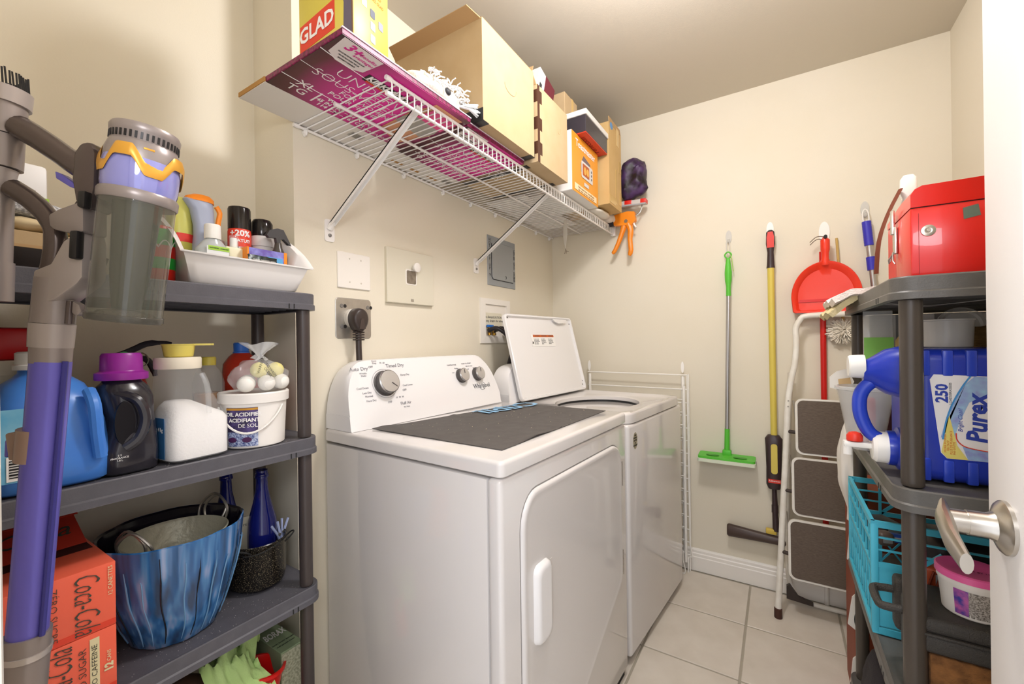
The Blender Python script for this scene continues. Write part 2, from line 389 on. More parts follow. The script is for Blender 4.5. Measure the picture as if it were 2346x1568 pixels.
# mat on the dryer
MAT = M('rubber_mat', '56524f', .75, col2='605c59', nscale=30, bump=.15, bscale=160)
mt = thing('exercise_mat', 'dark grey rubber mat with light blue lettering lying on the dryer', 'mat', M4=DM @ Matrix.Translation((0, 0, .951)))
A_, B_, C_, D_ = Vector((.070, .537)), Vector((.735, .437)), Vector((.742, .070)), Vector((.080, .054))
def matfn(u, v):
    p = A_.lerp(B_, u).lerp(D_.lerp(C_, u), v); z = .0018
    z += .004*max(0, 1-abs(u-.06)/.08)*max(0, 1-v*1.2) + .0030*math.exp(-((u-.46)/.012)**2) + .0022*math.exp(-((v-.52)/.014)**2) + .0008*noise.noise(Vector((u*7, v*7, 0)))
    z += .006*max(0, (v-.93)/.07)*max(0, 1-abs(u-.25)/.16)
    return (p.x, p.y, z)
bm = BM(); sheet(bm, matfn, 56, 36, .0022); obj('mat_body', bm, MAT, mt, ang=60)
LB = M('mat_blue_print', '8fc0e4', .6)
e1 = (A_-B_).normalized(); ex3 = Vector((e1.x, e1.y, 0)); ey3 = Vector((ex3.y, -ex3.x, 0))
def mp(u, v, dz=.0058): p = A_.lerp(B_, u).lerp(D_.lerp(C_, u), v); return (p.x, p.y, dz)
lettering([('Cubii', .125, mp(.80, .135), ex3, ey3, dict(bold=.002, sx=1.15)), ('seated elliptical movement', .022, mp(.74, .045), ex3, ey3, {})], LB, mt)
bm = BM()
for i in range(60):
    q = Vector(mp(random.uniform(.05, .95), random.uniform(.05, .95), .0036)); blob(bm, q, (random.uniform(.0006, .0016),)*3, sub=1)
obj('lint_specks', bm, M('lint', 'bdb29b', .9), mt, kind='stuff')

# washer
WM = appl_matrix(-.472, 1.547, 5.54)
wsh = thing('washing_machine', 'white top-loading washer with its lid standing open', 'washer', M4=WM)
bm = BM(); b2(bm, 0, .651, .0, .665, .03, .895, bev=.014, seg=4); obj('cabinet', bm, ENAM, wsh)
for x in (.05, .6):
    for y in (.05, .6): bm = BM(); cyl(bm, (x, y, 0), (x, y, .032), .018, n=12); obj('foot', bm, DARKGAP, wsh)
# top deck with the round opening
def deck(bm, z0, z1, cx, cy, rx, ry, n=48):
    ocx, ocy = .3255, .335
    outer = []
    for j in range(n):
        a = 2*PI*j/n; ca, sa = math.cos(a), math.sin(a); e = 14
        outer.append((ocx+.3275*math.copysign(abs(ca)**(2/e), ca), ocy+.335*math.copysign(abs(sa)**(2/e), sa)))
    inn = [(cx+rx*math.cos(2*PI*j/n), cy+ry*math.sin(2*PI*j/n)) for j in range(n)]
    def lerp(t, z): return ring(bm, [(o[0]+(i[0]-o[0])*t, o[1]+(i[1]-o[1])*t, z) for o, i in zip(outer, inn)])
    skin(bm, [lerp(0, z0), lerp(0, z1-.008), lerp(.01, z1-.003), lerp(.03, z1), lerp(.25, z1), lerp(.32, z1-.006), lerp(.9, z1-.008), lerp(1, z1-.014), lerp(1, z0)], cap0=False, cap1=False)
bm = BM(); deck(bm, .897, .935, .32, .285, .225, .185); obj('top', bm, ENAM, wsh, ang=40)
bm = BM(); lathe(bm, [(.219, .880), (.219, .888), (.212, .890), (.205, .882), (.198, .87)], n=48, c=(.32, .285, 0), sy=.83, cap0=False, cap1=False); obj('tub_ring', bm, M('tub_ring', 'd5d5d5', .25), wsh)
bm = BM(); lathe(bm, [(.2235, .89), (.2235, .902), (.2205, .905), (.2190, .889)], n=48, c=(.32, .285, 0), sy=.83, cap0=False, cap1=False); obj('tub_seal', bm, M('tub_seal', '1c1c1d', .5), wsh)
bm = BM(); lathe(bm, [(.198, .872), (.196, .60), (.0005, .58)], n=48, c=(.32, .285, 0), sy=.83, cap0=False, cap1=False); obj('drum', bm, M('drum_steel', '8c8c8e', .3, .9), wsh)
bm = BM(); console(bm, -.012, .66, .545, .935, .17, .25, .66, rc=.11); wc = obj('console', bm, ENAMP, wsh, ang=28)
# open lid
lid = obj('lid', BM(), ENAMP, wsh)
s_ = math.atan(.25); LM = Matrix.Translation((.335, .505, .942)) @ Matrix.Rotation(-s_, 4, 'X')
bm = BM(); rr = []
for d_, y_ in ((0, .004), (0, .018), (.006, .022)):
    rr.append(ring(bm, [LM @ Vector((a, y_, b)) for a, b in rrect(-.305+d_, .305-d_, .0+d_, .415-d_, .022)]))
rr2 = [rr[2], rr[1], rr[0]]
for d_, y_ in ((.003, .0), (.010, .0), (.014, .012), (.05, .0125)):
    rr2.append(ring(bm, [LM @ Vector((a, y_, b)) for a, b in rrect(-.305+d_, .305-d_, d_, .415-d_, max(.022-d_, .006))]))
skin(bm, rr2); bm.to_mesh(lid.data); bm.free(); lid.data.materials.clear(); lid.data.materials.append(ENAMP)
bmx = bmesh.new(); bmx.from_mesh(lid.data); bmesh.ops.recalc_face_normals(bmx, faces=bmx.faces); bmx.to_mesh(lid.data); bmx.free()
lid.data.polygons.foreach_set('use_smooth', [True]*len(lid.data.polygons)); lid.data.set_sharp_from_angle(angle=.6)
bm = BM(); prism(bm, [(.10, .400), (.24, .400), (.235, .388), (.205, .378), (.15, .376), (.115, .386)], LM @ Vector((0, .001, 0)), X1, (LM @ Vector((0, 0, 1)))-(LM @ Vector((0, 0, 0))), .006); obj('latch_bracket', bm, ENAMP, lid)
lz = (LM @ Vector((0, 0, 1)))-(LM @ Vector((0, 0, 0)))
for (a, b) in ((-.275, .398), (.29, .38), (-.288, .05), (-.288, .015), (.293, .05), (.285, .03)):
    bm = BM(); lathe(bm, [(.004, 0), (.003, .003)], n=10, M4=Matrix.Translation(LM @ Vector((a, .0115, b))) @ Matrix.Rotation(PI/2, 4, 'X')); obj('lid_screw', bm, M('screw_grey', '8a8784', .4, .5), lid)
st = decal('warning_sticker', rect(.215, .062), LM @ Vector((-.01, .0115, .285)), X1, lz, WHITE, lid)
decal('orange_band', rect(.19, .012), LM @ Vector((-.002, .0107, .309)), X1, lz, M('sticker_orange', 'c9642a', .6), st)
tri = decal('warning_triangle', [(-.007, -.006), (.007, -.006), (0, .008)], LM @ Vector((-.108, .0107, .275)), X1, lz, BLACK, st)
lettering([('WARNING', .0085, LM @ Vector((-.062, .0100, .309)), X1, lz), ('AVERTISSEMENT', .0085, LM @ Vector((.0, .0100, .309)), X1, lz, dict(sx=.8)), ('ADVERTENCIA', .0085, LM @ Vector((.065, .0100, .309)), X1, lz, dict(sx=.8))] +
  [(t_, .0062, LM @ Vector((x_, .0105, .280)), X1, lz, dict(align='LEFT', sx=.9)) for x_, t_ in ((-.095, 'To reduce the risk\nof fire, do not put\nitems with flammable\nfluids in washer.\nNever reach in.'), (-.03, 'Pour réduire le\nrisque d\'incendie,\nne pas placer des\narticles imbibés de\nliquides.'), (.035, 'Para reducir el\nriesgo de incendio\nno ponga artículos\nmojados con fluidos\ninflamables.'))], M('fine_print', '555555', .6), st)
ov = decal('oval_sticker', ell(.040, .064), (.062, -.0003, .828), X1, Z1, M('sticker_tan', 'a89f86', .5), wsh)
lettering([('HIGH\nEFFICIENCY\nUSE ONLY\nHE\nDETERGENT', .0095, (.062, -.0012, .829), X1, Z1, dict(sx=.75))], BLACK, ov)
# ================================================================== WIRE SHELF ON THE LEFT WALL
WIRE = M('white_wire', 'f1ede8', .35)
zs, XB, XF = 1.860, -1.193, -.800
ws = thing('wire_shelf', 'white ventilated wire shelf bracketed high on the left wall', 'shelf', (0, 0, 0))
def rail(name, x, z, y0, y1, r):
    bm = BM(); cyl(bm, (x, y0, z), (x, y1, z), r, n=10); lathe(bm, [(r*1.35, 0), (r*1.6, .01), (r*1.2, .02)], n=10, M4=Matrix.Translation((x, y0-.003, z)) @ Matrix.Rotation(-PI/2, 4, 'X')); obj(name, bm, WIRE, ws)
rail('back_rail', XB, zs-.004, .712, 2.388, .0042); rail('middle_rail', -1.0, zs-.004, .712, 2.385, .0040)
rail('front_rail', XF+.001, zs-.001, .712, 2.37, .0045); rail('lip_rail', XF+.002, 1.820, .712, 2.37, .0042)
bm = BM(); tube(bm, [(XB-.002, 0, zs), (XF-.008, 0, zs+.001), (XF+.002, 0, zs-.001), (XF+.0055, 0, zs-.009), (XF+.0055, 0, 1.818)], .0020, n=6)
wme = bpy.data.meshes.new('wire'); bm.to_mesh(wme); bm.free(); wme.materials.append(WIRE); wme.polygons.foreach_set('use_smooth', [True]*len(wme.polygons))
for i in range(66):
    o = bpy.data.objects.new('wire', wme); COL.objects.link(o); o.parent = ws; o.location = (0, .724+i*.0253, 0)
for y in (.745, .93, 1.14, 1.36, 1.55, 1.75, 1.97, 2.17, 2.34):
    bm = BM(); tube(bm, [(XB, y, zs-.002), (XB+.007, y, zs-.010), (XB+.005, y, zs-.021), (XB-.004, y, zs-.022)], .0042, n=8); cyl(bm, (XB-.005, y, zs-.014), (XB+.004, y, zs-.014), .007, n=10); obj('wall_clip', bm, M('clip_plastic', 'f4f1ec', .4), ws)
def bracket(y):
    bm = BM(); a, b = Vector((XF-.006, y, 1.845)), Vector((-1.186, y, 1.592)); dv = (b-a).normalized(); nv = Vector((-dv.z, 0, dv.x))
    prism(bm, [(0, -.008), ((b-a).length, -.008), ((b-a).length, .008), (0, .008)], a+Vector((0, -.0, 0)), dv, Y1, .004); prism(bm, [(0, -.008), ((b-a).length, -.008), ((b-a).length, -.006), (0, -.006)], a, dv, Y1, .012)
    prism(bm, [(0, .006), ((b-a).length, .006), ((b-a).length, .008), (0, .008)], a, dv, Y1, .012)
    br = obj('bracket', bm, WIRE, ws)
    bm = BM(); prism(bm, rrect(-.017, .017, 1.535, 1.605, .008), (-1.199, y, 0), Y1, Z1, .004); cyl(bm, (-1.195, y, 1.575), (-1.178, y, 1.596), .010, .008, n=10); obj('wall_plate', bm, WIRE, br)
    bm = BM(); lathe(bm, [(.006, 0), (.005, .003), (.001, .004)], n=12, M4=Matrix.Translation((-1.195, y, 1.555)) @ Matrix.Rotation(PI/2, 4, 'Y')); obj('screw', bm, M('screw_grey'), br)
bracket(.825); bracket(1.592)
bm = BM(); b2(bm, XF-.012, XF+.016, 2.366, 2.391, 1.812, 1.868, bev=.004); cyl(bm, (XF+.005, 2.364, 1.84), (XF+.005, 2.368, 1.84), .006, n=10); obj('end_bracket', bm, WIRE, ws)

# ---- flat underwear cartons
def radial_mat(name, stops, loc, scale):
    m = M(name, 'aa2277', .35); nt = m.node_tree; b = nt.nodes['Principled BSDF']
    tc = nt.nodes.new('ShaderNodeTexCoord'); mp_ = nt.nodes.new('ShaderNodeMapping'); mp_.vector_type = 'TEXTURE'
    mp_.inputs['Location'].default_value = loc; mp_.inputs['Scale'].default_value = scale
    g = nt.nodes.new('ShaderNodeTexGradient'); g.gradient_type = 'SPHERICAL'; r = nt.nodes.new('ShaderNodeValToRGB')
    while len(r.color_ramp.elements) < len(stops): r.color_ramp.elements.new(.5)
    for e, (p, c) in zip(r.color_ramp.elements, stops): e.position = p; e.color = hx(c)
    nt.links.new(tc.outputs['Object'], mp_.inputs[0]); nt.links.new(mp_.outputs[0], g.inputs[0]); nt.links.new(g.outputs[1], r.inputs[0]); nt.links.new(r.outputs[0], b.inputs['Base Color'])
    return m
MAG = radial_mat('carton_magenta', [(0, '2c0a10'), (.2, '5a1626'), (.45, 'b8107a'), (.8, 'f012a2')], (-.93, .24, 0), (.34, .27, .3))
MAGE = M('carton_magenta_edge', '8c1c56', .4, col2='5c1430', nscale=120, namt=.2); CARDW = M('carton_white_board', 'e9e4dc', .7); KRAFT_E = M('corrugated_edge', 'b98a4c', .9, bump=.6, bscale=220)
DN = -Z1
PT = M('pink_tag', 'e4d9d6', .6); PK = M('magenta_print', 'd4188c', .5)
def under_box(y0, y1, xf, xb, label, full):
    t = thing('underwear_carton', label, 'carton', (0, y0, 1.864), group='flat magenta cartons on the wire shelf'); L = y1-y0; zt = .014
    xm = xf-.30
    bm = BM(); b2(bm, xb, xf, 0, L, 0.0006, zt, bev=.0012, seg=1); obj('body', bm, MAGE, t, smooth=False)
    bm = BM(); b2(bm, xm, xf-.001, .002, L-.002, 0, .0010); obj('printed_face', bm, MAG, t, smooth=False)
    bm = BM(); b2(bm, xb, xm-.001, -.001, L, -.0004, .0012); obj('white_flap', bm, CARDW, t, smooth=False)
    bm = BM(); b2(bm, xb+.001, xm, -.003, .0002, .001, .0125); obj('corrugated_edge', bm, KRAFT_E, t, smooth=False)
    bm = BM(); b2(bm, xf-.004, xf+.002, .0, L, zt-.001, zt+.002); obj('rim', bm, M('rim_white', 'd9c9d2', .6), t, smooth=False)
    # curved white lines
    for k, xx in enumerate((xf-.075, xf-.150, xf-.228)):
        bm = BM(); tube(bm, [(xx-.012*(1-math.exp(-yy*9))*(1.2-k*.3), yy, -.0006) for yy in [L*i/24 for i in range(25)]], .0009 if k != 1 else .0006, n=5); obj('white_line', bm, WHITE, t)
    tg = decal('benefit_tag', [(-.052, .046), (.052, .046), (.046, -.02), (.02, -.034), (-.02, -.034), (-.046, -.02)], (xf-.050, .062, -.0004), Y1, X1, PT, t)
    lettering([('3+', .036, (xf-.023, .046, -.0014), Y1, X1, dict(shear=.3, bold=.001))], PK, tg)
    lettering([('Benefits', .014, (xf-.022, .086, -.0014), Y1, X1, dict(shear=.2)), ('avantages', .014, (xf-.036, .082, -.0014), Y1, X1, dict(shear=.2))], PK, tg)
    lettering([('ODOUR PROTECTION / WAISTLINE AU SEC', .0058, (xf-.050, .062, -.0014), Y1, X1, dict(sx=.62)), ('PROTECTION INSIDE THE LEG', .0058, (xf-.060, .062, -.0014), Y1, X1, dict(sx=.7)), ('BREATHABILITY / RESPIRABILITÉ', .0058, (xf-.070, .062, -.0014), Y1, X1, dict(sx=.55))], BLACK, tg)
    q = lambda s, sz, xx, yy, **k: (s, sz, (xx, yy, -.0006), Y1, X1, dict(align='LEFT', **k))
    lettering([q('UNDERWEAR', .044, xf-.118, .070, sx=1.18, bold=-.0009), q('SOUS-VÊTEMENTS', .044, xf-.158, .036, sx=1.02, bold=-.0009), q('FOR WOMEN', .026, xf-.186, .128), q('POUR FEMME', .026, xf-.210, .112), q('XL', .038, xf-.232, .042), q('TG', .038, xf-.266, .034), q('|', .060, xf-.252, .100), q('WAIST / TAILLE', .020, xf-.240, .130, bold=.0005), q('45 IN / PO – 64 IN / PO', .020, xf-.260, .112, sx=.9, bold=.0005), q('114 CM – 163 CM', .020, xf-.280, .124, bold=.0005), q('ULTIMATE ABSORPTION', .016, xf-.288, .265, sx=.8)][:(11 if full else 9)], WHITE, t)
    kb = decal('brand_block', rect(.135, .030), (xf-.078, .190, -.0004), Y1, X1, M('brand_black', '1d1a14', .5), t)
    lettering([('KIRKLAND', .026, (xf-.074, .190, -.0014), Y1, X1, dict(bold=.001, shear=.15)), ], WHITE, kb); decal('brand_red', rect(.115, .006), (xf-.0905, .190, -.0012), Y1, X1, M('brand_red', 'd8401e', .5), kb)
    bc = decal('barcode_patch', rect(.045, .03), (xm-.045, .30, -.0008), Y1, X1, M('barcode_grey', 'bdb8b0', .7), t)
    for k in range(8):
        decal('barcode_bar', rect(.0018+.0012*(k % 3), .024), (xm-.045, .282+.005*k, -.0016), Y1, X1, M('bar_grey', '8d8880', .7), bc)
    return t
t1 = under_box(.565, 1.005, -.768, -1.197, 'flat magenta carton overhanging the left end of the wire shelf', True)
# printed figure at the right end of the first carton
SKN = M('print_skin', 'd69a73', .5); PKF = M('print_pink', 'e8478f', .5); GRF = M('print_grey', 'a9a49c', .5)
decal('printed_figure', [(-.05, -.11), (.05, -.13), (.075, -.02), (.05, .06), (.065, .12), (-.045, .12), (-.06, .03)], (-.905, .355, -.0004), Y1, X1, SKN, t1)
decal('printed_brief', [(-.055, -.03), (.066, -.05), (.072, .0), (.056, .045), (-.05, .04), (-.058, .0)], (-.905, .355, -.0012), Y1, X1, GRF, t1)
decal('printed_top', [(-.045, .0), (.06, -.006), (.058, .075), (-.04, .07)], (-.872, .365, -.0019), Y1, X1, PKF, t1)
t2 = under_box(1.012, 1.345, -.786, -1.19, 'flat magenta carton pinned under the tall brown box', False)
for k in range(3):
    decal('hand_slot', rect(.05, .012), (-1.155, .06+.09*k, -.0010), Y1, X1, M('slot_kraft', 'b98b52', .8), t2)

# ---- cartons
KRAFT = M('kraft_board', 'c0a680', .75, col2='b99e76', nscale=14, bump=.06, bscale=120); KRAFT_L = M('kraft_light', 'c4ab86', .7, col2='bea47c', nscale=18); TAPEB = M('black_tape', '171719', .3); TAPEC = M('clear_tape', 'd9b775', .2); KIN = M('kraft_inside', 'b8966a', .85)
def open_carton(name, label, x0, x1, y0, y1, z0, z1, mat, flaps=(), th=.004):
    t = thing(name, label, 'cardboard box', ((x0+x1)/2, (y0+y1)/2, z0)); a, b, h_ = (x1-x0)/2, (y1-y0)/2, z1-z0
    bm = BM(); b2(bm, -a, a, -b, b, 0, th); b2(bm, -a, -a+th, -b, b, th, h_); b2(bm, a-th, a, -b, b, th, h_); b2(bm, -a+th, a-th, -b, -b+th, th, h_); b2(bm, -a+th, a-th, b-th, b, th, h_); obj('body', bm, mat, t, smooth=False)
    for (side, ln, ang, sh) in flaps:
        bm = BM(); ca, sa = math.cos(math.radians(ang)), math.sin(math.radians(ang))
        if side == 'F': o, ex_, ey_, w_ = Vector((a-.002, -b+.004, h_)), Y1, Vector((ca, 0, sa)), 2*b-.008
        if side == 'K': o, ex_, ey_, w_ = Vector((-a+.002, -b+.004, h_)), Y1, Vector((-ca, 0, sa)), 2*b-.008
        if side == 'L': o, ex_, ey_, w_ = Vector((-a+.004, -b+.002, h_)), X1, Vector((0, -ca, sa)), 2*a-.008
        if side == 'R': o, ex_, ey_, w_ = Vector((-a+.004, b-.002, h_)), X1, Vector((0, ca, sa)), 2*a-.008
        prism(bm, [(0, 0), (w_, 0), (w_*(1-sh), ln), (w_*sh, ln)], o, ex_, ey_, .003); obj('flap', bm, KIN, t, smooth=False)
    return t
cb = open_carton('cardboard_box', 'tall plain brown box with black taped corners on the wire shelf', -1.12, -.745, 1.035, 1.352, 1.881, 2.192, KRAFT, (('F', .05, 150, .02), ('L', .05, 20, .05), ('R', .07, 50, .05)))
for (yy, sgn) in ((-.1585, 1), (.1585, -1)):
    bm = BM(); b2(bm, .06, .1885, yy-.001, yy+sgn*.03, -.001, .001); b2(bm, .05, .1885, yy-.0006*sgn-.0006, yy+.0006, -.001, .038); 
    obj('tape_corner', bm, TAPEB, cb, smooth=False)
bm = BM(); tube(bm, [(.1882, .0+.035*math.cos(a), .175+.022*math.sin(a)) for a in [PI*.95+PI*1.1*i/14 for i in range(15)]], .0006, n=4); obj('handle_cut', bm, KIN, cb)
c2 = open_carton('cardboard_box', 'squat brown box beside the tall one, dark brown tape down its corner', -1.10, -.735, 1.362, 1.618, 1.870, 2.153, KRAFT_L, (('L', .05, 75, .03),))
BT = M('brown_tape', '4a2c20', .35)
bm = BM(); b2(bm, .1823, .1832, -.128, -.112, .0, .283); obj('edge_tape', bm, BT, c2, smooth=False)
for y0, y1 in ((-.122, -.092), (.092, .122)):
    bm = BM(); b2(bm, -.18, .13, y0, y1, -.0012, .0004); obj('base_tape', bm, TAPEB, c2, smooth=False)
for z in (.03, .12, .22):
    bm = BM(); b2(bm, .1823, .1834, -.112, -.095, z, z+.045); obj('tape_patch', bm, BT, c2, smooth=False)
    bm = BM(); b2(bm, .10, .183, -.1290, -.1280, z, z+.045); obj('tape_patch', bm, BT, c2, smooth=False)
bm = BM(); tube(bm, [(.1829, .05+.012*math.cos(a), .19+.02*math.sin(a)) for a in [PI*1.2+PI*.9*i/10 for i in range(11)]], .0005, n=4); obj('handle_cut', bm, KIN, c2)
# maroon and white box leaning behind, and a small taped carton
MAR = M('maroon_card', '6a2230', .4)
t = thing('gift_box', 'white box with a maroon stripe tilted on top of the cartons', 'box', M4=Matrix.Translation((-.835, 1.462, 2.155)) @ Matrix.Rotation(math.radians(-17), 4, 'X'))
bm = BM(); b2(bm, -.10, .035, 0, .13, 0.04, .175, bev=.002, seg=1); obj('body', bm, M('box_white', 'dedad6', .5), t, smooth=False)
bm = BM(); b2(bm, .0352, .0362, .05, .130, .04, .175); obj('maroon_panel', bm, MAR, t, smooth=False)
bm = BM(); b2(bm, .0352, .0360, .012, .03, .06, .11); obj('printed_mark', bm, M('dark_mark', '3b3b3e', .5), t, smooth=False)
t = thing('small_carton', 'small tan carton with tape, topmost behind the toaster box', 'cardboard box', (-.872, 1.80, 2.2335)); 
bm = BM(); b2(bm, -.055, .07, -.055, .085, 0, .105, bev=.002, seg=1); obj('body', bm, KRAFT, t, smooth=False)
bm = BM(); b2(bm, .0702, .0712, .02, .04, .0, .105); obj('tape_strip', bm, TAPEC, t, smooth=False)
# toaster oven box
ORG = M('toaster_orange', 'e79a2c', .4); 
t = thing('toaster_box', 'orange and white toaster oven carton near the end of the wire shelf', 'box', (-.90, 1.845, 1.868))
bm = BM(); b2(bm, -.15, .152, -.155, .155, 0, .262, bev=.002, seg=1); obj('body', bm, M('box_white2', 'e6e3de', .45), t, smooth=False)
bm = BM(); b2(bm, .1522, .1532, -.153, .155, .001, .261); fr = obj('orange_face', bm, ORG, t, smooth=False)
lettering([('Toastmaster', .046, (.1545, .0, .222), Y1, Z1, dict(bold=.0006, sx=.98))], WHITE, fr)
decal('toaster_shadow', [(-.06, .02), (.05, .02), (.05, .085), (-.03, .10), (-.06, .06)], (.1536, .005, .09), Y1, Z1, M('print_slate', '6d5f66', .5), fr)
pv = decal('printed_oven', rrect(-.068, .068, -.038, .038, .008), (.1545, .015, .125), Y1, Z1, M('print_silver', 'd3d0cd', .4), fr)
decal('printed_window', rrect(-.05, .028, -.026, .028, .005), (.1553, .010, .125), Y1, Z1, M('print_oven', 'b4561f', .4), pv)
for yy in (-.016, .016): decal('printed_loaf', ell(.028, .036), (.1561, .002+yy, .124), Y1, Z1, M('print_bread', 'e3a94f', .5), pv)
for zz in (.108, .126, .144): decal('printed_dial', ell(.012, .012, 10), (.1553, .066, zz), Y1, Z1, GREYP, pv)
decal('printed_tray', rect(.055, .016), (.1545, .005, .062), Y1, Z1, M('print_silver'), fr)
bp_ = decal('info_band', rect(.26, .028), (.1545, 0, .026), Y1, Z1, M('print_cream', 'efd9b2', .5), fr)
lettering([('4-slice toaster oven · four grille-pain', .013, (.1555, 0, .030), Y1, Z1), ('bake · toast · keep warm · timer with bell', .011, (.1555, 0, .018), Y1, Z1)], M('print_brown', '9a6a2a', .6), bp_)
decal('side_sticker', rect(.05, .06), (.03, -.1552, .19), X1, Z1, M('print_cream'), t)
# black box with a red base
t = thing('confection_box', 'black box with white rim and red lettered underside on the toaster box', 'box', M4=Matrix.Translation((-.80, 1.885, 2.131)))
bm = BM(); b2(bm, -.13, .095, -.135, .14, 0.002, .078, bev=.002, seg=1); obj('body', bm, M('glossy_black_card', '39343a', .25), t, smooth=False)
bm = BM(); b2(bm, -.135, .10, -.14, .145, .078, .102, bev=.002, seg=1); obj('lid', bm, M('box_white2'), t, smooth=False)
bm = BM(); b2(bm, .02, .0945, -.134, .139, -.0005, .003); rb = obj('red_underside', bm, M('print_red', 'd03a24', .4), t, smooth=False)
lettering([('Perfection', .042, (.058, .0, -.0010), -Y1, -X1, dict(sx=1.1))], M('print_darkred', '7a1410', .5), rb)
# big taped carton at the end
t = open_carton('cardboard_box', 'brown box covered in clear tape at the far end of the wire shelf', -1.02, -.70, 2.035, 2.225, 1.892, 2.30, M('kraft_aged', 'cfae76', .7, col2='c6a268', nscale=9), (('F', .03, 95, .02),))
for (y0, y1, z0, z1) in ((.0, .02, .02, .2), (.055, .094, .2, .26), (-.09, .0, .01, .05), (.06, .094, .03, .10), (.02, .06, .33, .42)):
    bm = BM(); b2(bm, .1602, .1610, y0, y1, z0, z1); obj('tape_strip', bm, TAPEC, t, smooth=False)
bm = BM(); blob(bm, (.1605, -.055, .40), (.002, .022, .018)); obj('blue_sticker', bm, M('sticker_blue', '5f93c8', .5), t)
# dark purple bag
def crumple(name, label, cat, c, s, mat, seed, amp=.03, fr=14, sub=4, group=None):
    bm = BM(); r = bmesh.ops.create_icosphere(bm, subdivisions=sub, radius=1.0)
    for v in r['verts']:
        d_ = v.co.normalized(); e = Vector((math.copysign(abs(d_.x)**.75, d_.x)*s[0], math.copysign(abs(d_.y)**.75, d_.y)*s[1], math.copysign(abs(d_.z)**.75, d_.z)*s[2]))
        k = noise.noise(e*fr+Vector((seed, 0, 0)))*amp+abs(noise.noise(e*fr*2.3+Vector((0, seed, 0))))*amp*.7
        v.co = e+d_*k
    zmin = min(v.co.z for v in bm.verts)
    for v in bm.verts: v.co.z = max(v.co.z, zmin*.92)
    zmin = min(v.co.z for v in bm.verts)
    for v in bm.verts: v.co.z -= zmin
    o = obj(name, bm, mat, None, ang=50); o.location = c; return tag(o, label, cat, group)
crumple('bag', 'crumpled dark purple bag perched beyond the taped box', 'bag', (-.665, 2.315, 1.978), (.070, .05, .105), M('purple_bag', '1e1316', .45, col2='4a2f5a', nscale=16, namt=.2), 3.1, amp=.022, fr=22)
# spirit level with red ends sticking out of the shelf
t = thing('spirit_level', 'clear spirit level with red ends sticking out below the purple bag', 'level', M4=Matrix.Translation((-.69, 2.31, 1.958)) @ Matrix.Rotation(math.radians(3), 4, 'Y'))
bm = BM(); b2(bm, -.10, .10, -.022, .022, -.010, .014, bev=.002); obj('body', bm, M('level_clear', 'd8d2cc', .15, alpha=.75), t)
for xx, w_ in ((.086, .03), (.005, .04)):
    bm = BM(); b2(bm, xx-w_/2, xx+w_/2, -.023, .023, -.008, .0155, bev=.003); obj('red_block', bm, M('level_red', 'd8281e', .35), t)
bm = BM(); b2(bm, -.10, .098, -.0225, -.021, -.016, -.009); obj('rule_edge', bm, M('rule_grey', '9a9a9c', .4), t)
# folded plastic sheets at the end of the shelf
PLW = M('white_film', 'e9e4da', .4, col2='ded6c8', nscale=14)
for (i, (x, y, rx, ry, z, lb)) in enumerate(((-.815, 2.305, .055, .055, 1.866, 'crumpled white plastic bag tucked under the level'), (-.80, 2.13, .05, .10, 1.864, 'rolled white plastic sheet along the shelf front by the caulking gun'))):
    crumple('plastic_bag', lb, 'plastic bag', (x, y, z), (rx, ry, .024-.013*i), PLW, 5.0+i, amp=.010-.006*i, fr=16, sub=3)
t = thing('foam_panel', 'flat white packing panel lying on the wire shelf under the toaster box', 'panel', (-1.0, 1.80, 1.8635))
bm = BM(); b2(bm, -.16, .05, -.17, .40, 0, .0036, bev=.001, seg=1); obj('panel_sheet', bm, CARDW, t, smooth=False)
# caulking gun
OR = M('gun_orange', 'f08a1c', .35); 
t = thing('caulking_gun', 'orange caulking gun hanging from the end of the wire shelf', 'caulking gun', (-.715, 2.315, 1.875)); t.scale = (1.2, 1.2, 1.2)
bm = BM(); prism(bm, [(-.045, -.02), (.035, -.03), (.055, -.01), (.05, .03), (.02, .036), (-.05, .028)], (0, .012, 0), X1, Z1, .024); obj('body', bm, OR, t)
bm = BM(); rr = [ring(bm, [(x+q*.0, .009*c_-.0, z+0*s_) for c_, s_ in ()]) for x, z, q in ()]
tube(bm, [(.0, 0, -.025), (-.012, 0, -.06), (-.028, 0, -.10), (-.046, 0, -.135), (-.058, 0, -.146)], [.013, .011, .010, .009, .006], n=10, sm=2); obj('trigger', bm, OR, t)
bm = BM(); tube(bm, [(.02, 0, -.02), (.030, 0, -.05), (.026, 0, -.09), (.030, 0, -.14), (.022, 0, -.165)], [.014, .013, .011, .011, .007], n=10, sm=2); obj('grip', bm, OR, t)
bm = BM(); cyl(bm, (-.072, 0, .003), (-.046, 0, .003), .024, n=20); obj('collar', bm, M('gun_black', '231d26', .4), t)
bm = BM(); tube(bm, [(.045, 0, .01), (.07, 0, .022), (.082, 0, .05), (.075, 0, .08), (.055, 0, .092)], .0028, n=8, sm=4); obj('hook', bm, M('chrome_rod', 'c8c8c8', .2, .9), t)
bm = BM(); cyl(bm, (.012, -.014, -.008), (.012, .014, -.008), .008, n=12); obj('rivet', bm, M('chrome_rod'), t)
bm = BM(); tube(bm, [(.045, 0, .02), (.044, 0, -.02), (.055, 0, -.04)], .004, n=8, sm=3); obj('release', bm, M('clip_plastic'), t)
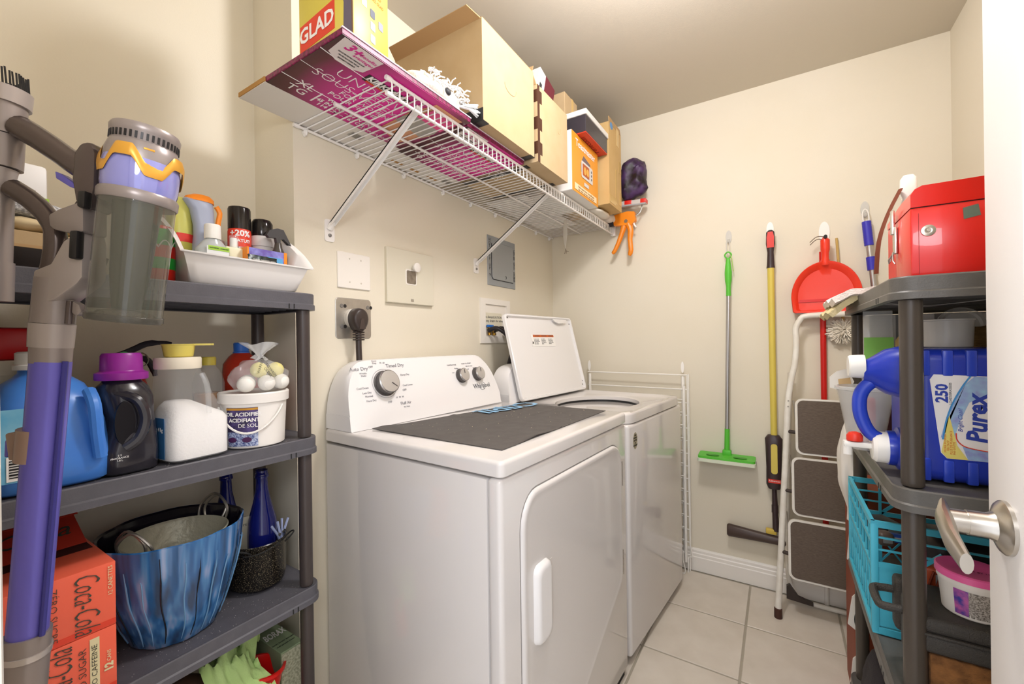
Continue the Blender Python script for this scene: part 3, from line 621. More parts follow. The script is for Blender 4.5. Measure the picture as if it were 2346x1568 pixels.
# white dangling strip
t = thing('price_tag', 'narrow white strip dangling below the wire shelf near the corner', 'tag', (-.95, 2.05, 1.852))
bm = BM(); rr = []
for z, w_ in ((0, .010), (-.03, .020), (-.08, .023), (-.11, .015), (-.14, .004), (-.15, .0015)):
    rr.append(ring(bm, [(-w_*.8, w_*.55, z), (w_*.8, -w_*.55, z), (w_*.8, -w_*.55+.001, z), (-w_*.8, w_*.55+.001, z)]))
skin(bm, rr); obj('strip', bm, PLW, t)
bm = BM(); tube(bm, [(-.005, 0, -.178), (.0, 0, -.162), (.002, 0, -.150), (.006, 0, -.166), (.004, 0, -.178)], .0014, n=6); tube(bm, [(.003, 0, -.164), (.018, 0, -.168)], .0012, n=6); obj('wire_tie', bm, M('wire_brown', '6b5a48', .5), t)
# garbage bag box
GY = M('glove_yellow', 'd8c648', .4, col2='e2d36a', nscale=7); GR_ = M('glad_red', 'e34a34', .45); GP = M('glad_grey', '6a6272', .5)
t = thing('garbage_bag_box', 'yellow garbage bag box with red logo standing on the magenta carton', 'box', M4=Matrix.Translation((-.878, .684, 1.880)) @ Matrix.Rotation(math.radians(9), 4, 'Z'))
bm = BM(); b2(bm, -.105, .065, -.075, .045, 0, .24, bev=.003); obj('body', bm, GY, t)
decal('logo_panel', [(-.100, .030), (.010, .060), (.010, .128), (-.100, .092)], (0, -.0752, 0), X1, Z1, GR_, t)
lettering([('GLAD', .050, (-.046, -.0768, .077), Vector((1, 0, .26)), Z1, dict(bold=.0012, sx=.86))], WHITE, t)
lettering([('RÉSISTANTS', .016, (-.040, -.0768, .028), Vector((1, 0, .26)), Z1, dict(sx=.9))], M('glad_orange', 'd8742c', .5), t)
decal('printed_glove', [(.035, .0), (.064, .0), (.064, .20), (.05, .175), (.048, .14), (.036, .165), (.026, .16), (.038, .11)], (0, -.0752, 0), X1, Z1, GP, t)
decal('brown_panel', [(.062, .0), (.065, .0), (.065, .24), (.060, .24)], (0, -.0760, 0), X1, Z1, M('glad_brown', '7a5a40', .5), t)
lettering([('GET GLAD', .012, (.0660, -.01, .170), Y1, Z1), ('CHOISISSEZ GLAD', .010, (.0660, -.01, .155), Y1, Z1, dict(sx=.9))], M('glad_orange'), t)
for (yy, zz, c_) in ((-.04, .128, 'e9edf2'), (-.012, .118, '5a6070'), (.016, .106, '8f93a3'), (-.012, .088, '9fb0cf'), (-.012, .058, '9fb0cf')):
    decal('printed_icon', rrect(-.008, .008, -.010, .010, .003), (.0653, yy, zz), Y1, Z1, M('icon_'+c_, c_, .5), t)
# rolled rug and mop pad with fringe
RUG = M('rug_cream', 'd9cdb2', .9, bump=.6, bscale=200); FR = M('fringe_white', 'eef0f0', .9, bump=.4, bscale=300)
t = thing('rolled_rug', 'rolled cream ribbed bath rug behind the mop head', 'rug', (-.905, .835, 1.880))
bm = BM(); rr = []
for i in range(25):
    y = -.075+.15*i/24; q = .052+.0016*(i % 2); rr.append(ring(bm, [(q*math.cos(a), y, .052+q*math.sin(a)) for a in [2*PI*j/24 for j in range(24)]]))
skin(bm, rr); obj('roll', bm, RUG, t, ang=60)
t = thing('mop_head', 'white string mop head with loose fringe on the magenta carton', 'mop head', (-.83, .905, 1.880))
bm = BM(); r = bmesh.ops.create_icosphere(bm, subdivisions=4, radius=1)
for v in r['verts']:
    k = noise.noise(v.co*2.5)*.18; v.co = Vector((v.co.x*(.055+.02*k), v.co.y*(.105+.03*k), max(.0, .034+v.co.z*(.042+.014*k)-.12*v.co.y*.05)))
obj('pad', bm, M('pad_white', 'e6dfd2', .85, bump=.4, bscale=160), t, ang=60)
bm = BM(); blob(bm, (.056, .005, .034), (.006, .012, .010), sub=2); obj('dark_button', bm, M('dark_mark'), t)
bm = BM()
for i in range(170):
    a = random.uniform(-.3, 1); p0 = Vector((random.uniform(-.03, .055), random.uniform(-.07, .10), random.uniform(.04, .075))); dr = Vector((random.uniform(-.2, .8), random.uniform(-.2, 1), random.uniform(-.4, .7))).normalized()
    L = random.uniform(.018, .035); tube(bm, [p0, p0+dr*L*.5+Vector((0, 0, .003)), p0+dr*L+Vector((0, 0, -.004))], .0022, n=4)
for (dx, dy, dz) in ((.055, .10, .03), (.05, .12, -.01), (.02, .13, .04), (.06, .085, -.02), (.03, .12, .02)):
    p0 = Vector((.035, .075, .03)); p1 = p0+Vector((dx, dy, dz))*.6
    for k in range(7): tube(bm, [p0, p0.lerp(p1, .5)+Vector((0, 0, .006)), p1+Vector([random.uniform(-.008, .008) for _ in range(3)])], .0024, n=4)
obj('fringe', bm, FR, t, kind='stuff')
# ================================================================== PLATES AND BOXES ON THE LEFT WALL
XW = -1.199
def wallbox(bm, y0, y1, z0, z1, d0, d1, r=.004, bev=.002):
    rr = []
    for i, (ins, x) in enumerate(((0, d0), (0, d1-bev), (bev, d1))):
        rr.append(ring(bm, [(XW+x, a, b) for a, b in rrect(y0+ins, y1-ins, z0+ins, z1-ins, r)]))
    skin(bm, rr)
PLATE = M('plate_white', 'ece6dc', .35)
t = thing('blank_plate', 'white double blank cover plate above the dryer outlet', 'wall plate', (0, 0, 0))
bm = BM(); wallbox(bm, .851, .979, 1.394, 1.512, 0, .006); obj('plate', bm, PLATE, t)
for y in (.895, .940):
    for z in (1.415, 1.492):
        bm = BM(); lathe(bm, [(.003, 0), (.002, .0015)], n=10, M4=Matrix.Translation((XW+.006, y, z)) @ Matrix.Rotation(PI/2, 4, 'Y')); obj('screw', bm, M('screw_cream', 'cfc6b8', .4), t)
GALV = M('galvanised', 'b4b0a8', .38, .8, col2='c6c2b9', nscale=40, namt=.5)
t = thing('dryer_outlet', 'galvanised steel outlet plate behind the black dryer plug', 'outlet', (0, 0, 0))
bm = BM(); wallbox(bm, .842, .982, 1.228, 1.362, 0, .003, r=.012); obj('steel_plate', bm, GALV, t)
for y, z in ((.865, 1.335), (.865, 1.268), (.968, 1.335)):
    bm = BM(); lathe(bm, [(.007, 0), (.006, .002)], n=12, M4=Matrix.Translation((XW+.003, y, z)) @ Matrix.Rotation(PI/2, 4, 'Y')); obj('screw', bm, M('screw_grey'), t)
    bm = BM(); lathe(bm, [(.006, 0), (.006, .0008)], n=12, M4=Matrix.Translation((XW+.003, y+.012, z)) @ Matrix.Rotation(PI/2, 4, 'Y')); obj('knockout', bm, DARKGAP, t)
bm = BM(); lathe(bm, [(.031, 0), (.031, .016), (.028, .018)], n=32, M4=Matrix.Translation((XW+.002, .903, 1.296)) @ Matrix.Rotation(PI/2, 4, 'Y')); obj('socket', bm, M('socket_cream', 'd9d2c6', .4), t)
t = thing('dryer_plug', 'dark brown right-angle dryer plug with its cord dropping behind the dryer', 'plug', (0, 0, 0))
PB = M('plug_brown', '3a302c', .4)
bm = BM(); rr = []
for i, (x, k) in enumerate(((.018, .88), (.022, 1), (.040, 1), (.052, .92), (.056, .7))):
    out = [(.903+k*.030*math.cos(a)*(1 if math.sin(a) > 0 else .85+.15*math.cos(2*a)), 1.292+k*(.036 if math.sin(a) > 0 else .045)*math.sin(a)) for a in [2*PI*j/28 for j in range(28)]]
    rr.append(ring(bm, [(XW+x, a, b) for a, b in out]))
skin(bm, rr); obj('body', bm, PB, t, ang=50)
bm = BM(); prism(bm, [(-.012, -.016), (.012, -.016), (.005, .018), (-.005, .018)], (XW+.0555, .903, 1.275), Y1, Z1, .002); obj('moulded_mark', bm, M('plug_mark', '473c37', .4), t)
for k in range(4):
    bm = BM(); b2(bm, XW+.026, XW+.046, .886, .920, 1.246-.008*k, 1.251-.008*k, bev=.002); obj('strain_relief', bm, PB, t)
bm = BM(); tube(bm, [(XW+.036, .903, 1.25), (XW+.036, .903, 1.20), (XW+.034, .905, 1.12), (XW+.012, .905, .97), (XW+.008, .905, .80)], .0095, n=10, sm=4); obj('cord', bm, PB, t)
# painted access panel with a hook
t = thing('access_panel', 'square wall-coloured access cover with a dark slot and round knob', 'access cover', (0, 0, 0))
PP = M('panel_paint', 'dcd5c0', .55)
bm = BM(); wallbox(bm, 1.046, 1.288, 1.360, 1.562, 0, .014, r=.003); obj('cover', bm, PP, t)
bm = BM(); wallbox(bm, 1.134, 1.192, 1.432, 1.492, .0138, .0150, r=.008, bev=.0005); obj('slot_frame', bm, PLATE, t)
bm = BM(); wallbox(bm, 1.139, 1.187, 1.437, 1.487, .0146, .0156, r=.006, bev=.0003); obj('slot', bm, M('slot_grey', '7b7062', .35, .3, col2='94897a', nscale=60, namt=.3), t)
bm = BM(); lathe(bm, [(.008, 0), (.008, .012), (.018, .014), (.018, .020), (.015, .022)], n=24, M4=Matrix.Translation((XW+.014, 1.178, 1.500)) @ Matrix.Rotation(PI/2, 4, 'Y')); obj('knob', bm, PLATE, t)
bm = BM(); b2(bm, XW+.014, XW+.016, 1.160, 1.174, 1.370, 1.380, bev=.0008); obj('catch', bm, GALV, t)
# breaker panel
EG = M('panel_grey', '9da2a6', .35, .2)
t = thing('valve_panel', 'grey metal shut-off access panel with handwritten notes', 'panel box', (0, 0, 0))
bm = BM(); wallbox(bm, 1.684, 1.938, 1.492, 1.738, 0, .004, r=.002); obj('flange', bm, EG, t)
bm = BM(); wallbox(bm, 1.718, 1.912, 1.524, 1.712, .0042, .0075, r=.014); pd = obj('panel_door', bm, M('panel_grey2', 'a3a8ab', .3, .2), t)
bm = BM(); tube(bm, [(XW+.0052, 1.716, 1.70), (XW+.0052, 1.716, 1.535), (XW+.0052, 1.728, 1.523), (XW+.0052, 1.912, 1.522)], .0016, n=5); obj('door_gap', bm, M('gap_black', '20201f', .7), t)
bm = BM(); tube(bm, [(XW+.0082, 1.838+.005*math.cos(a), 1.543+.007*math.sin(a)) for a in [-PI*.6+PI*1.3*i/8 for i in range(9)]], .0014, n=5); obj('lock', bm, M('gap_black'), pd)
rows = [(c, .020, (XW+.0046, 1.700, 1.716-.0158*i), Y1, Z1) for i, c in enumerate('HOT OFF UP ↑')] + [(c, .020, (XW+.0046, 1.926, 1.694-.0132*i), Y1, Z1) for i, c in enumerate('COLD OFF DOWN')]
lettering([r for r in rows if r[0] != ' '], BLACK, t, 'handwriting')
# washer outlet box
t = thing('washer_supply_box', 'white recessed washer hose box with valves behind the open lid', 'supply box', (0, 0, 0))
bm = BM(); y0, y1, z0, z1 = 1.616, 1.876, 1.206, 1.424; a0, a1, c0, c1 = 1.655, 1.842, 1.240, 1.396
o_ = [(y0, z0), (y1, z0), (y1, z1), (y0, z1)]; i_ = [(a0, c0), (a1, c0), (a1, c1), (a0, c1)]
skin(bm, [ring(bm, [(XW+.0, a, b) for a, b in o_]), ring(bm, [(XW+.007, a, b) for a, b in o_]), ring(bm, [(XW+.008, a, b) for a, b in i_]), ring(bm, [(XW+.0006, a, b) for a, b in i_])], cap0=False)
obj('frame', bm, PLATE, t, smooth=False)
bm = BM(); b2(bm, XW+.0006, XW+.003, 1.657, 1.80, 1.27, 1.355); pl = obj('instruction_sheet', bm, M('paper_cream', 'ddd6c0', .7), t, smooth=False)
lettering([('to always\nkeep shut', .019, (XW+.0034, 1.690, 1.325), Y1, Z1), ('CAUTION\nturn the valves', .017, (XW+.0034, 1.762, 1.325), Y1, Z1)], M('fine_print'), pl)
for y, c_, mm in ((1.682, '2a6fc0', 'valve_blue'), (1.72, 'b98a2c', 'valve_brass')):
    bm = BM(); box(bm, (XW+.014, y, 1.289 if c_[0] == '2' else 1.268), (.016, .045, .012), bev=.003); obj('valve_handle', bm, M(mm, c_, .35), t)
    bm = BM(); cyl(bm, (XW+.010, y, 1.245), (XW+.010, y, 1.286), .009, n=12); obj('valve', bm, M('brass', 'b88f3e', .35, .9), t)
HS = M('hose_black', '241f22', .35)
for i, (y, lb) in enumerate(((1.69, 'black washer hose, nearer of the two arching from the supply box'), (1.735, 'black washer hose, farther of the two arching from the supply box'))):
    bm = BM(); tube(bm, [(XW+.014, y-.022, 1.266), (XW+.060, y-.016, 1.277), (XW+.098, y+.016, 1.238), (XW+.102, y+.044, 1.16), (XW+.085, y+.058, 1.125), (XW+.04, y+.07, 1.0), (XW+.025, y+.07, .80)], .0105, n=12, sm=5)
    o = obj('water_hose', bm, HS); tag(o, lb, 'hose', 'washer water hoses')
bm = BM(); tube(bm, [(XW+.02, 1.80, 1.25), (XW+.06, 1.82, 1.262), (XW+.075, 1.86, 1.23), (XW+.05, 1.88, 1.12), (XW+.03, 1.88, .9)], .013, n=12, sm=5); tag(obj('drain_hose', bm, M('hose_grey', '5c5450', .5)), 'dark grey drain hose beside the washer water hoses', 'hose')
# ================================================================== BLACK PLASTIC SHELVING ON THE LEFT
PLB = M('shelf_plastic', '55545a', .42, col2='5e5d63', nscale=40, bump=.12, bscale=400); PLP = M('post_plastic', '453d3b', .36, bump=.06, bscale=300)
DUST = M('dust', 'c9c4bd', .9)
def tier(t, x0, x1, y0, y1, z, h_=.043, r=.035):
    bm = BM(); k = 5; rr = []
    def rg(d, zz, rad=None): return ring(bm, [(a, b, zz) for a, b in rrect(x0+d, x1-d, y0+d, y1-d, max((rad or r)-d, .004), k)])
    rr = [rg(.012, z-h_+.002), rg(.012, z-h_), rg(-.0015, z-h_), rg(-.0015, z-h_+.013), rg(.0015, z-h_+.016), rg(.001, z-.002), rg(.0025, z+.0005), rg(.006, z-.001), rg(.010, z-.0015)]
    skin(bm, rr, cap0=False, cap1=True); tr = obj('tier', bm, PLB, t, ang=30)
    bm = BM(); b2(bm, x0+.012, x1-.012, y0+.012, y1-.012, z-.012, z-.004); obj('deck', bm, PLB, tr, smooth=False)
    n = 7
    for i in range(n):
        x = x0+.03+(x1-x0-.06)*i/(n-1); bm = BM(); b2(bm, x-.0015, x+.0015, y0+.012, y1-.012, z-h_+.006, z-.012); obj('rib', bm, PLB, tr, smooth=False)
    for yy in (y1-.085, y1-.072):
        bm = BM(); b2(bm, x1+.0010, x1+.0024, yy-.0012, yy+.0012, z-h_+.001, z-h_+.013); obj('notch', bm, M('gap_black'), tr, smooth=False)
    return tr
SX0, SX1, SY0, SY1 = -1.33, -1.045, .082, .688
Z_1, Z_2, Z_3, Z_4 = 1.345, .965, .572, .19
sh = thing('plastic_shelving', 'black plastic four-tier shelving in the alcove left of the dryer', 'shelving', (0, 0, 0))
for z in (Z_1, Z_2, Z_3, Z_4): tier(sh, SX0, SX1, SY0, SY1, z)
for x in (-1.070, -1.300):
    for y in (.114, .655):
        zz = [0, Z_4, Z_3, Z_2, Z_1]
        for a, b in zip(zz[:-1], zz[1:]):
            bm = BM(); lathe(bm, [(.0158, a+.001), (.0165, a+.004), (.0165, b-.044), (.015, b-.043)], n=20, c=(x, y, 0)); obj('post', bm, PLP, sh)
bm = BM()
for i in range(420):
    z = random.choice((Z_2, Z_3, Z_3)); q = random.uniform(.0003, .0009); blob(bm, (random.uniform(SX0+.15, SX1-.008), random.uniform(SY0+.03, SY1-.05), z+.0006), (q, q, q*.6), sub=1)
obj('dust_specks', bm, DUST, sh, kind='stuff')

def wraptext(bm, s, size, c, r, ang, z, sx=1., shear=0., bold=0.):
    """lettering wrapped on a vertical cylinder, centred at angle ang"""
    b = BM(); addtext(b, s, size, (0, 0, 0), X1, Y1, sx=sx, shear=shear, bold=bold)
    for v in b.verts:
        a = ang+v.co.x/r; q = r+.0004+v.co.z; v.co = Vector((c[0]+q*math.cos(a), c[1]+q*math.sin(a), z+v.co.y))
    me = bpy.data.meshes.new('t'); b.to_mesh(me); b.free(); bm.from_mesh(me); bpy.data.meshes.remove(me)
def wrapl(rows, mat, parent, name='lettering'):
    bm = BM()
    for r in rows: wraptext(bm, *r[:6], **(r[6] if len(r) > 6 else {}))
    return obj(name, bm, mat, parent, smooth=False, fix=False)
def patch(name, c, r, a0, a1, z0, z1, mat, parent, r1=None, n=12):
    bm = BM(); r1 = r if r1 is None else r1
    sheet(bm, lambda u, v: (c[0]+(r+(r1-r)*v)*math.cos(a0+(a1-a0)*u), c[1]+(r+(r1-r)*v)*math.sin(a0+(a1-a0)*u), z0+(z1-z0)*v), n, 2); return obj(name, bm, mat, parent)
def look(x, y): return math.atan2(-y, -x)   # angle from a spot towards the doorway

# ---------------- tier 2
Z2 = Z_2+.0005
# big blue jug
BL = M('jug_blue', '3a7ad8', .28, col2='5a98ea', nscale=6); 
t = thing('detergent_jug', 'large blue detergent jug with a white cap at the left of the middle shelf', 'jug', (-1.155, .197, Z2))
bm = BM(); loft(bm, [(0, 0, 0, .085, .070, 5), (.006, 0, 0, .094, .078, 5), (.05, 0, 0, .096, .080, 5), (.11, 0, 0, .090, .074, 4.5), (.15, 0, 0, .080, .066, 3.5), (.178, 0, 0, .062, .052, 3), (.192, 0, 0, .040, .036, 2.3), (.200, 0, 0, .032, .030, 2), (.210, 0, 0, .031, .029, 2)], n=40); obj('bottle', bm, BL, t, ang=60)
bm = BM(); lathe(bm, [(.036, .206), (.036, .214), (.033, .216), (.033, .236), (.029, .239)], n=28); obj('cap', bm, M('cap_white', 'ece9e2', .4), t)
bm = BM(); tube(bm, [(.080, .045, .165), (.103, .047, .140), (.104, .05, .09), (.100, .055, .045)], .010, n=10, sm=4); obj('side_moulding', bm, BL, t)
lb_ = decal('label', rrect(-.045, .03, -.05, .07, .02), (.097, -.035, .075), Y1, Z1, M('label_aqua', '8cc6dc', .5, col2='4aa0cc', nscale=25), t)
bc = decal('barcode', rect(.024, .040), (.0982, -.045, .048), Y1, Z1, WHITE, lb_)
for k in range(7): decal('barcode_bar', rect(.018, .0018+.001*(k % 2)), (.0990, -.045, .034+.0045*k), Y1, Z1, BLACK, bc)
# dark bottle with purple cap
DKB = M('bottle_dark', '2c2a31', .22, coat=.3)
t = thing('fabric_wash_bottle', 'dark bottle with a ribbed purple cap between the blue and clear jugs', 'bottle', (-1.118, .300, Z2), math.radians(6))
bm = BM(); loft(bm, [(0, 0, 0, .050, .042, 3.5), (.004, 0, 0, .054, .046, 3.5), (.045, 0, 0, .055, .047, 3.5), (.075, .002, .004, .051, .042, 3), (.110, .002, .006, .046, .038, 2.8), (.145, 0, .003, .047, .041, 2.8), (.165, 0, 0, .043, .038, 2.5), (.176, 0, 0, .032, .030, 2.1), (.182, 0, 0, .030, .028, 2)], n=36); obj('bottle', bm, DKB, t, ang=60)
bm = BM(); prism(bm, ell(.032, .085, 20), (.0485, -.016, .098), Y1, Z1, .004); obj('handle_hole_shade', bm, M('handle_dark', '151318', .3), t)  # dark oval decal; shade of the handle hole put into its colour
bm = BM(); tube(bm, [(.030, -.020, .155), (.052, .004, .140), (.056, .014, .105), (.056, .004, .068), (.050, -.016, .050)], .010, n=10, sm=4); obj('handle', bm, DKB, t)
PUR = M('cap_purple', '9a2a9a', .35)
bm = BM(); lathe(bm, [(.040, .180), (.041, .182), (.041, .194), (.034, .197), (.033, .199)], n=32, cap1=False); prof_ = []
rr = []
for z, q in ((.197, .032), (.228, .031), (.233, .028)):
    rr.append(ring(bm, [((q+(.0008 if j % 2 else 0))*math.cos(2*PI*j/56), (q+(.0008 if j % 2 else 0))*math.sin(2*PI*j/56), z) for j in range(56)]))
skin(bm, rr); obj('cap', bm, PUR, t)
lettering([('5 S\nFRAGRANCE\n1.8 L', .0048, (.0555, -.026, .034), Y1, Z1)], WHITE, t)
# clear jug of white powder with cream lid and yellow scoop
CLR = M('clear_plastic', 'eef1f2', .06, alpha=.14); POW = M('white_powder', 'f2f0ee', .9, bump=.2, bscale=200)
t = thing('powder_jug', 'clear handled jug half full of white powder with a cream lid', 'jug', (-1.122, .414, Z2), math.radians(4))
bm = BM(); loft(bm, [(0, 0, 0, .058, .054, 5), (.005, 0, 0, .064, .060, 5), (.085, 0, 0, .064, .060, 5), (.098, 0, 0, .058, .055, 4.5), (.135, -.002, -.010, .052, .048, 4), (.165, -.002, -.014, .046, .043, 3.2), (.190, -.002, -.018, .042, .040, 2.3), (.204, -.002, -.018, .041, .039, 2)], n=40, cap1=False); obj('jar', bm, CLR, t, ang=60)
bm = BM(); loft(bm, [(.002, 0, 0, .055, .051, 5), (.006, 0, 0, .0625, .0585, 5), (.084, 0, 0, .0625, .0585, 5), (.095, 0, 0, .056, .053, 4.5), (.112, -.004, -.012, .046, .036, 3), (.125, -.006, -.018, .03, .02, 2.4)], n=40); obj('powder', bm, POW, t, ang=60)
bm = BM(); tube(bm, [(.050, .004, .185), (.058, .010, .160), (.059, .012, .125), (.064, .010, .098)], .0055, n=8, sm=4); obj('handle_rib', bm, CLR, t)
bm = BM(); lathe(bm, [(.046, .196), (.047, .200), (.047, .218), (.045, .221)], n=36, c=(-.002, -.018, 0), sx=.93, sy=.9); obj('lid', bm, M('lid_cream', 'efe6d2', .45), t)
lbp = decal('label', rect(.052, .085), (.012, -.0612, .052), X1, Z1, M('label_navy', '2b5f94', .5, col2='3a77ad', nscale=20), t)
lettering([('Net 4 kg', .012, (.012, -.0624, .070), X1, Z1)], WHITE, lbp)
t = thing('measuring_scoop', 'yellow measuring scoop resting on the cream jug lid', 'scoop', (-1.124, .398, Z2+.2215), math.radians(-28))
bm = BM(); lathe(bm, [(.024, 0), (.026, .002), (.030, .026), (.0315, .027), (.0315, .0285), (.029, .0285), (.025, .003)], n=30); obj('cup', bm, M('scoop_yellow', 'e0d068', .4), t)
bm = BM(); prism(bm, [(-.010, .0), (.010, .0), (.008, .035), (0, .038), (-.008, .035)], (0, .026, .025), X1, Y1, .004); obj('tab', bm, M('scoop_yellow'), t)
# fire extinguisher head behind
t = thing('fire_extinguisher', 'small red fire extinguisher with black lever behind the purple cap', 'extinguisher', (-1.262, .345, Z2))
bm = BM(); lathe(bm, [(.036, 0), (.040, .004), (.040, .15), (.034, .172), (.014, .186), (.013, .195)], n=24); obj('cylinder', bm, M('ext_red', 'c02a22', .3), t)
bm = BM(); lathe(bm, [(.015, .192), (.016, .215), (.012, .222)], n=16); obj('valve', bm, M('gun_black'), t)
for pts, nm in (([(.014, -.03, .222), (.014, .005, .236), (.014, .035, .252), (.014, .065, .254), (.014, .082, .252)], 'lever'), ([(.014, -.01, .216), (.014, .03, .218), (.014, .045, .196), (.014, .05, .176)], 'grip')):
    bm = BM(); tube(bm, pts, [.006, .007, .007, .005, .004][:len(pts)], n=8, sm=3); obj(nm, bm, M('gun_black'), t)
bm = BM(); lathe(bm, [(.011, 0), (.011, .006)], n=16, M4=Matrix.Translation((.016, -.008, .224)) @ Matrix.Rotation(PI/2, 4, 'Y')); obj('gauge', bm, M('gauge_green', '3fae55', .4), t)
bm = BM(); tube(bm, [(.026, .02+.014*math.cos(a), .215+.016*math.sin(a)) for a in [2*PI*i/14 for i in range(14)]], .0015, n=6, loop=True); obj('pull_ring', bm, M('chrome_rod'), t)
# amber bottle with yellow cap, red bottle with blue cap
AMB = M('amber_oil', 'c98a3a', .12, alpha=.72)
t = thing('oil_bottle', 'clear bottle of amber liquid with a yellow cap behind the powder jug', 'bottle', (-1.235, .500, Z2))
bm = BM(); lathe(bm, [(.030, 0), (.032, .004), (.032, .15), (.026, .175), (.015, .193), (.013, .198)], n=24, ex=3); obj('bottle', bm, CLR, t)
bm = BM(); lathe(bm, [(.029, .003), (.0305, .006), (.0305, .125), (.028, .126)], n=24, ex=3); obj('liquid', bm, AMB, t)
bm = BM(); lathe(bm, [(.0165, .196), (.017, .214), (.015, .217)], n=20); obj('cap', bm, M('cap_yellow', 'd6c452', .4), t)
t = thing('red_cleaner_bottle', 'bottle of red liquid with a blue cap behind the bag of balls', 'bottle', (-1.255, .588, Z2))
bm = BM(); lathe(bm, [(.042, 0), (.045, .005), (.045, .17), (.043, .195), (.030, .215), (.018, .226)], n=24); obj('bottle', bm, M('red_liquid', 'b5301c', .12, alpha=.85), t)
bm = BM(); lathe(bm, [(.020, .222), (.020, .228), (.018, .229), (.0185, .250), (.016, .253)], n=20); obj('cap', bm, M('cap_blue', '2a62b8', .4), t)
# white bucket
t = thing('soil_acidifier_bucket', 'white plastic bucket with a purple soil acidifier label', 'bucket', (-1.118, .553, Z2)); WB = M('bucket_white', 'f0ece6', .35)
bm = BM(); lathe(bm, [(.064, 0), (.066, .002), (.071, .100), (.072, .112)], n=44); obj('pail', bm, WB, t)
bm = BM(); lathe(bm, [(.073, .106), (.0765, .107), (.0775, .128), (.0755, .131), (.071, .131), (.069, .127)], n=44); obj('lid', bm, WB, t)
av = look(-1.118, .553)-.18
lb2 = patch('label', (0, 0), .0672, av-.72, av+.28, .006, .098, M('label_purple', '2c2446', .5, col2='5a4a86', nscale=60, namt=.3), t, r1=.0718)
patch('label_flowers', (0, 0), .0678, av-.72, av+.28, .006, .040, M('label_flowers', '3a4c8c', .5, col2='c4cfe8', nscale=260, namt=.25), lb2, r1=.0696)
patch('label_band', (0, 0), .0722, av-.72, av+.28, .092, .097, M('label_gold', 'c8902c', .5), lb2, r1=.0725)
wrapl([('SOIL ACIDIFIER', .0125, (0, 0), .0722, av-.20, .082, dict(bold=.0003)), ('ACIDIFIANT', .0125, (0, 0), .0716, av-.14, .068, dict(bold=.0003)), ('DE SOL', .0125, (0, 0), .0710, av-.02, .055)], WHITE, lb2)
for da in (-.52, -.05):
    bm = BM(); c_ = (.0700*math.cos(av+da), .0700*math.sin(av+da), .022); nrm = Vector((math.cos(av+da), math.sin(av+da), 0)); prism(bm, ell(.020, .012, 16), Vector(c_)-nrm*.001, Vector((-nrm.y, nrm.x, 0)), Z1, .0018); obj('label_badge', bm, M('badge_plum', '4a1e50', .5), lb2)
bm = BM(); tube(bm, [(.0775*math.cos(av+a), .0775*math.sin(av+a), .098-.060*math.sin((a+1.05)/2.1*PI)**.9) for a in [-1.05+2.1*i/20 for i in range(21)]], .0026, n=6); obj('bail_handle', bm, WB, t)
# bag of balls
t = thing('ball_bag', 'tied clear bag of white and yellow balls on top of the white bucket', 'bag', (-1.128, .562, Z2+.1315))
BALLS = ((.045, -.045, .020, 'w'), (.052, .0, .020, 'w'), (.040, .042, .020, 'w'), (.0, -.02, .020, 'w'), (.036, -.010, .052, 'y'), (.030, .034, .050, 'y'), (.0, .025, .022, 'w'))
for (x, y, z, c_) in BALLS:
    bm = BM(); blob(bm, (x, y, z), (.0195,)*3, sub=3); obj('ball', bm, M('ball_yellow', 'e6dc8c', .6) if c_ == 'y' else M('ball_white', 'eeebe4', .6), t)
bm = BM(); r = bmesh.ops.create_icosphere(bm, subdivisions=4, radius=1)
for v in r['verts']:
    d_ = v.co.normalized(); q = .068*(1+.16*noise.noise(d_*3.1))*(1-.2*max(0, d_.z)); v.co = Vector((.018+d_.x*q*.78, d_.y*q, max(.0, .038+d_.z*q*.72)))
obj('film', bm, M('bag_film', 'f0f0f0', .12, alpha=.22), t, ang=60)
bm = BM(); rr = []
for z, q in ((.078, .016), (.088, .006), (.098, .014), (.112, .030), (.118, .036)):
    rr.append(ring(bm, [(.02+q*(1+.35*math.sin(5*a))*math.cos(a), q*(1+.35*math.sin(5*a))*math.sin(a), z+.004*math.cos(3*a)) for a in [2*PI*j/30 for j in range(30)]]))
skin(bm, rr, cap0=False, cap1=False); obj('knot', bm, M('bag_film2', 'f0f0f0', .15, alpha=.45), t, ang=60)
lettering([('TO WASH\nOLDER', .009, (.0735, -.004, .050), Vector((0, .6, -.8)), Vector((0, .8, .6))), ('WARNING', .009, (.066, -.02, .066), Vector((0, .3, .95)), Vector((0, -.95, .3)))], M('bag_print', '5c5a50', .6), t)
# red tub and white pot at far left
t = thing('red_tub', 'red plastic tub on a white pot behind the blue jug', 'tub', (-1.27, .165, Z2))
bm = BM(); lathe(bm, [(.040, 0), (.044, .003), (.050, .19), (.052, .195)], n=28); obj('white_pot', bm, M('lid_cream'), t)
bm = BM(); b2(bm, -.04, .045, -.05, .045, .2225, .285, bev=.008); obj('red_lid', bm, M('tub_red', 'c4161c', .35), t)
bm = BM(); lathe(bm, [(.052, .195), (.054, .222), (.050, .2225)], n=28); obj('white_rim', bm, M('lid_cream'), t)

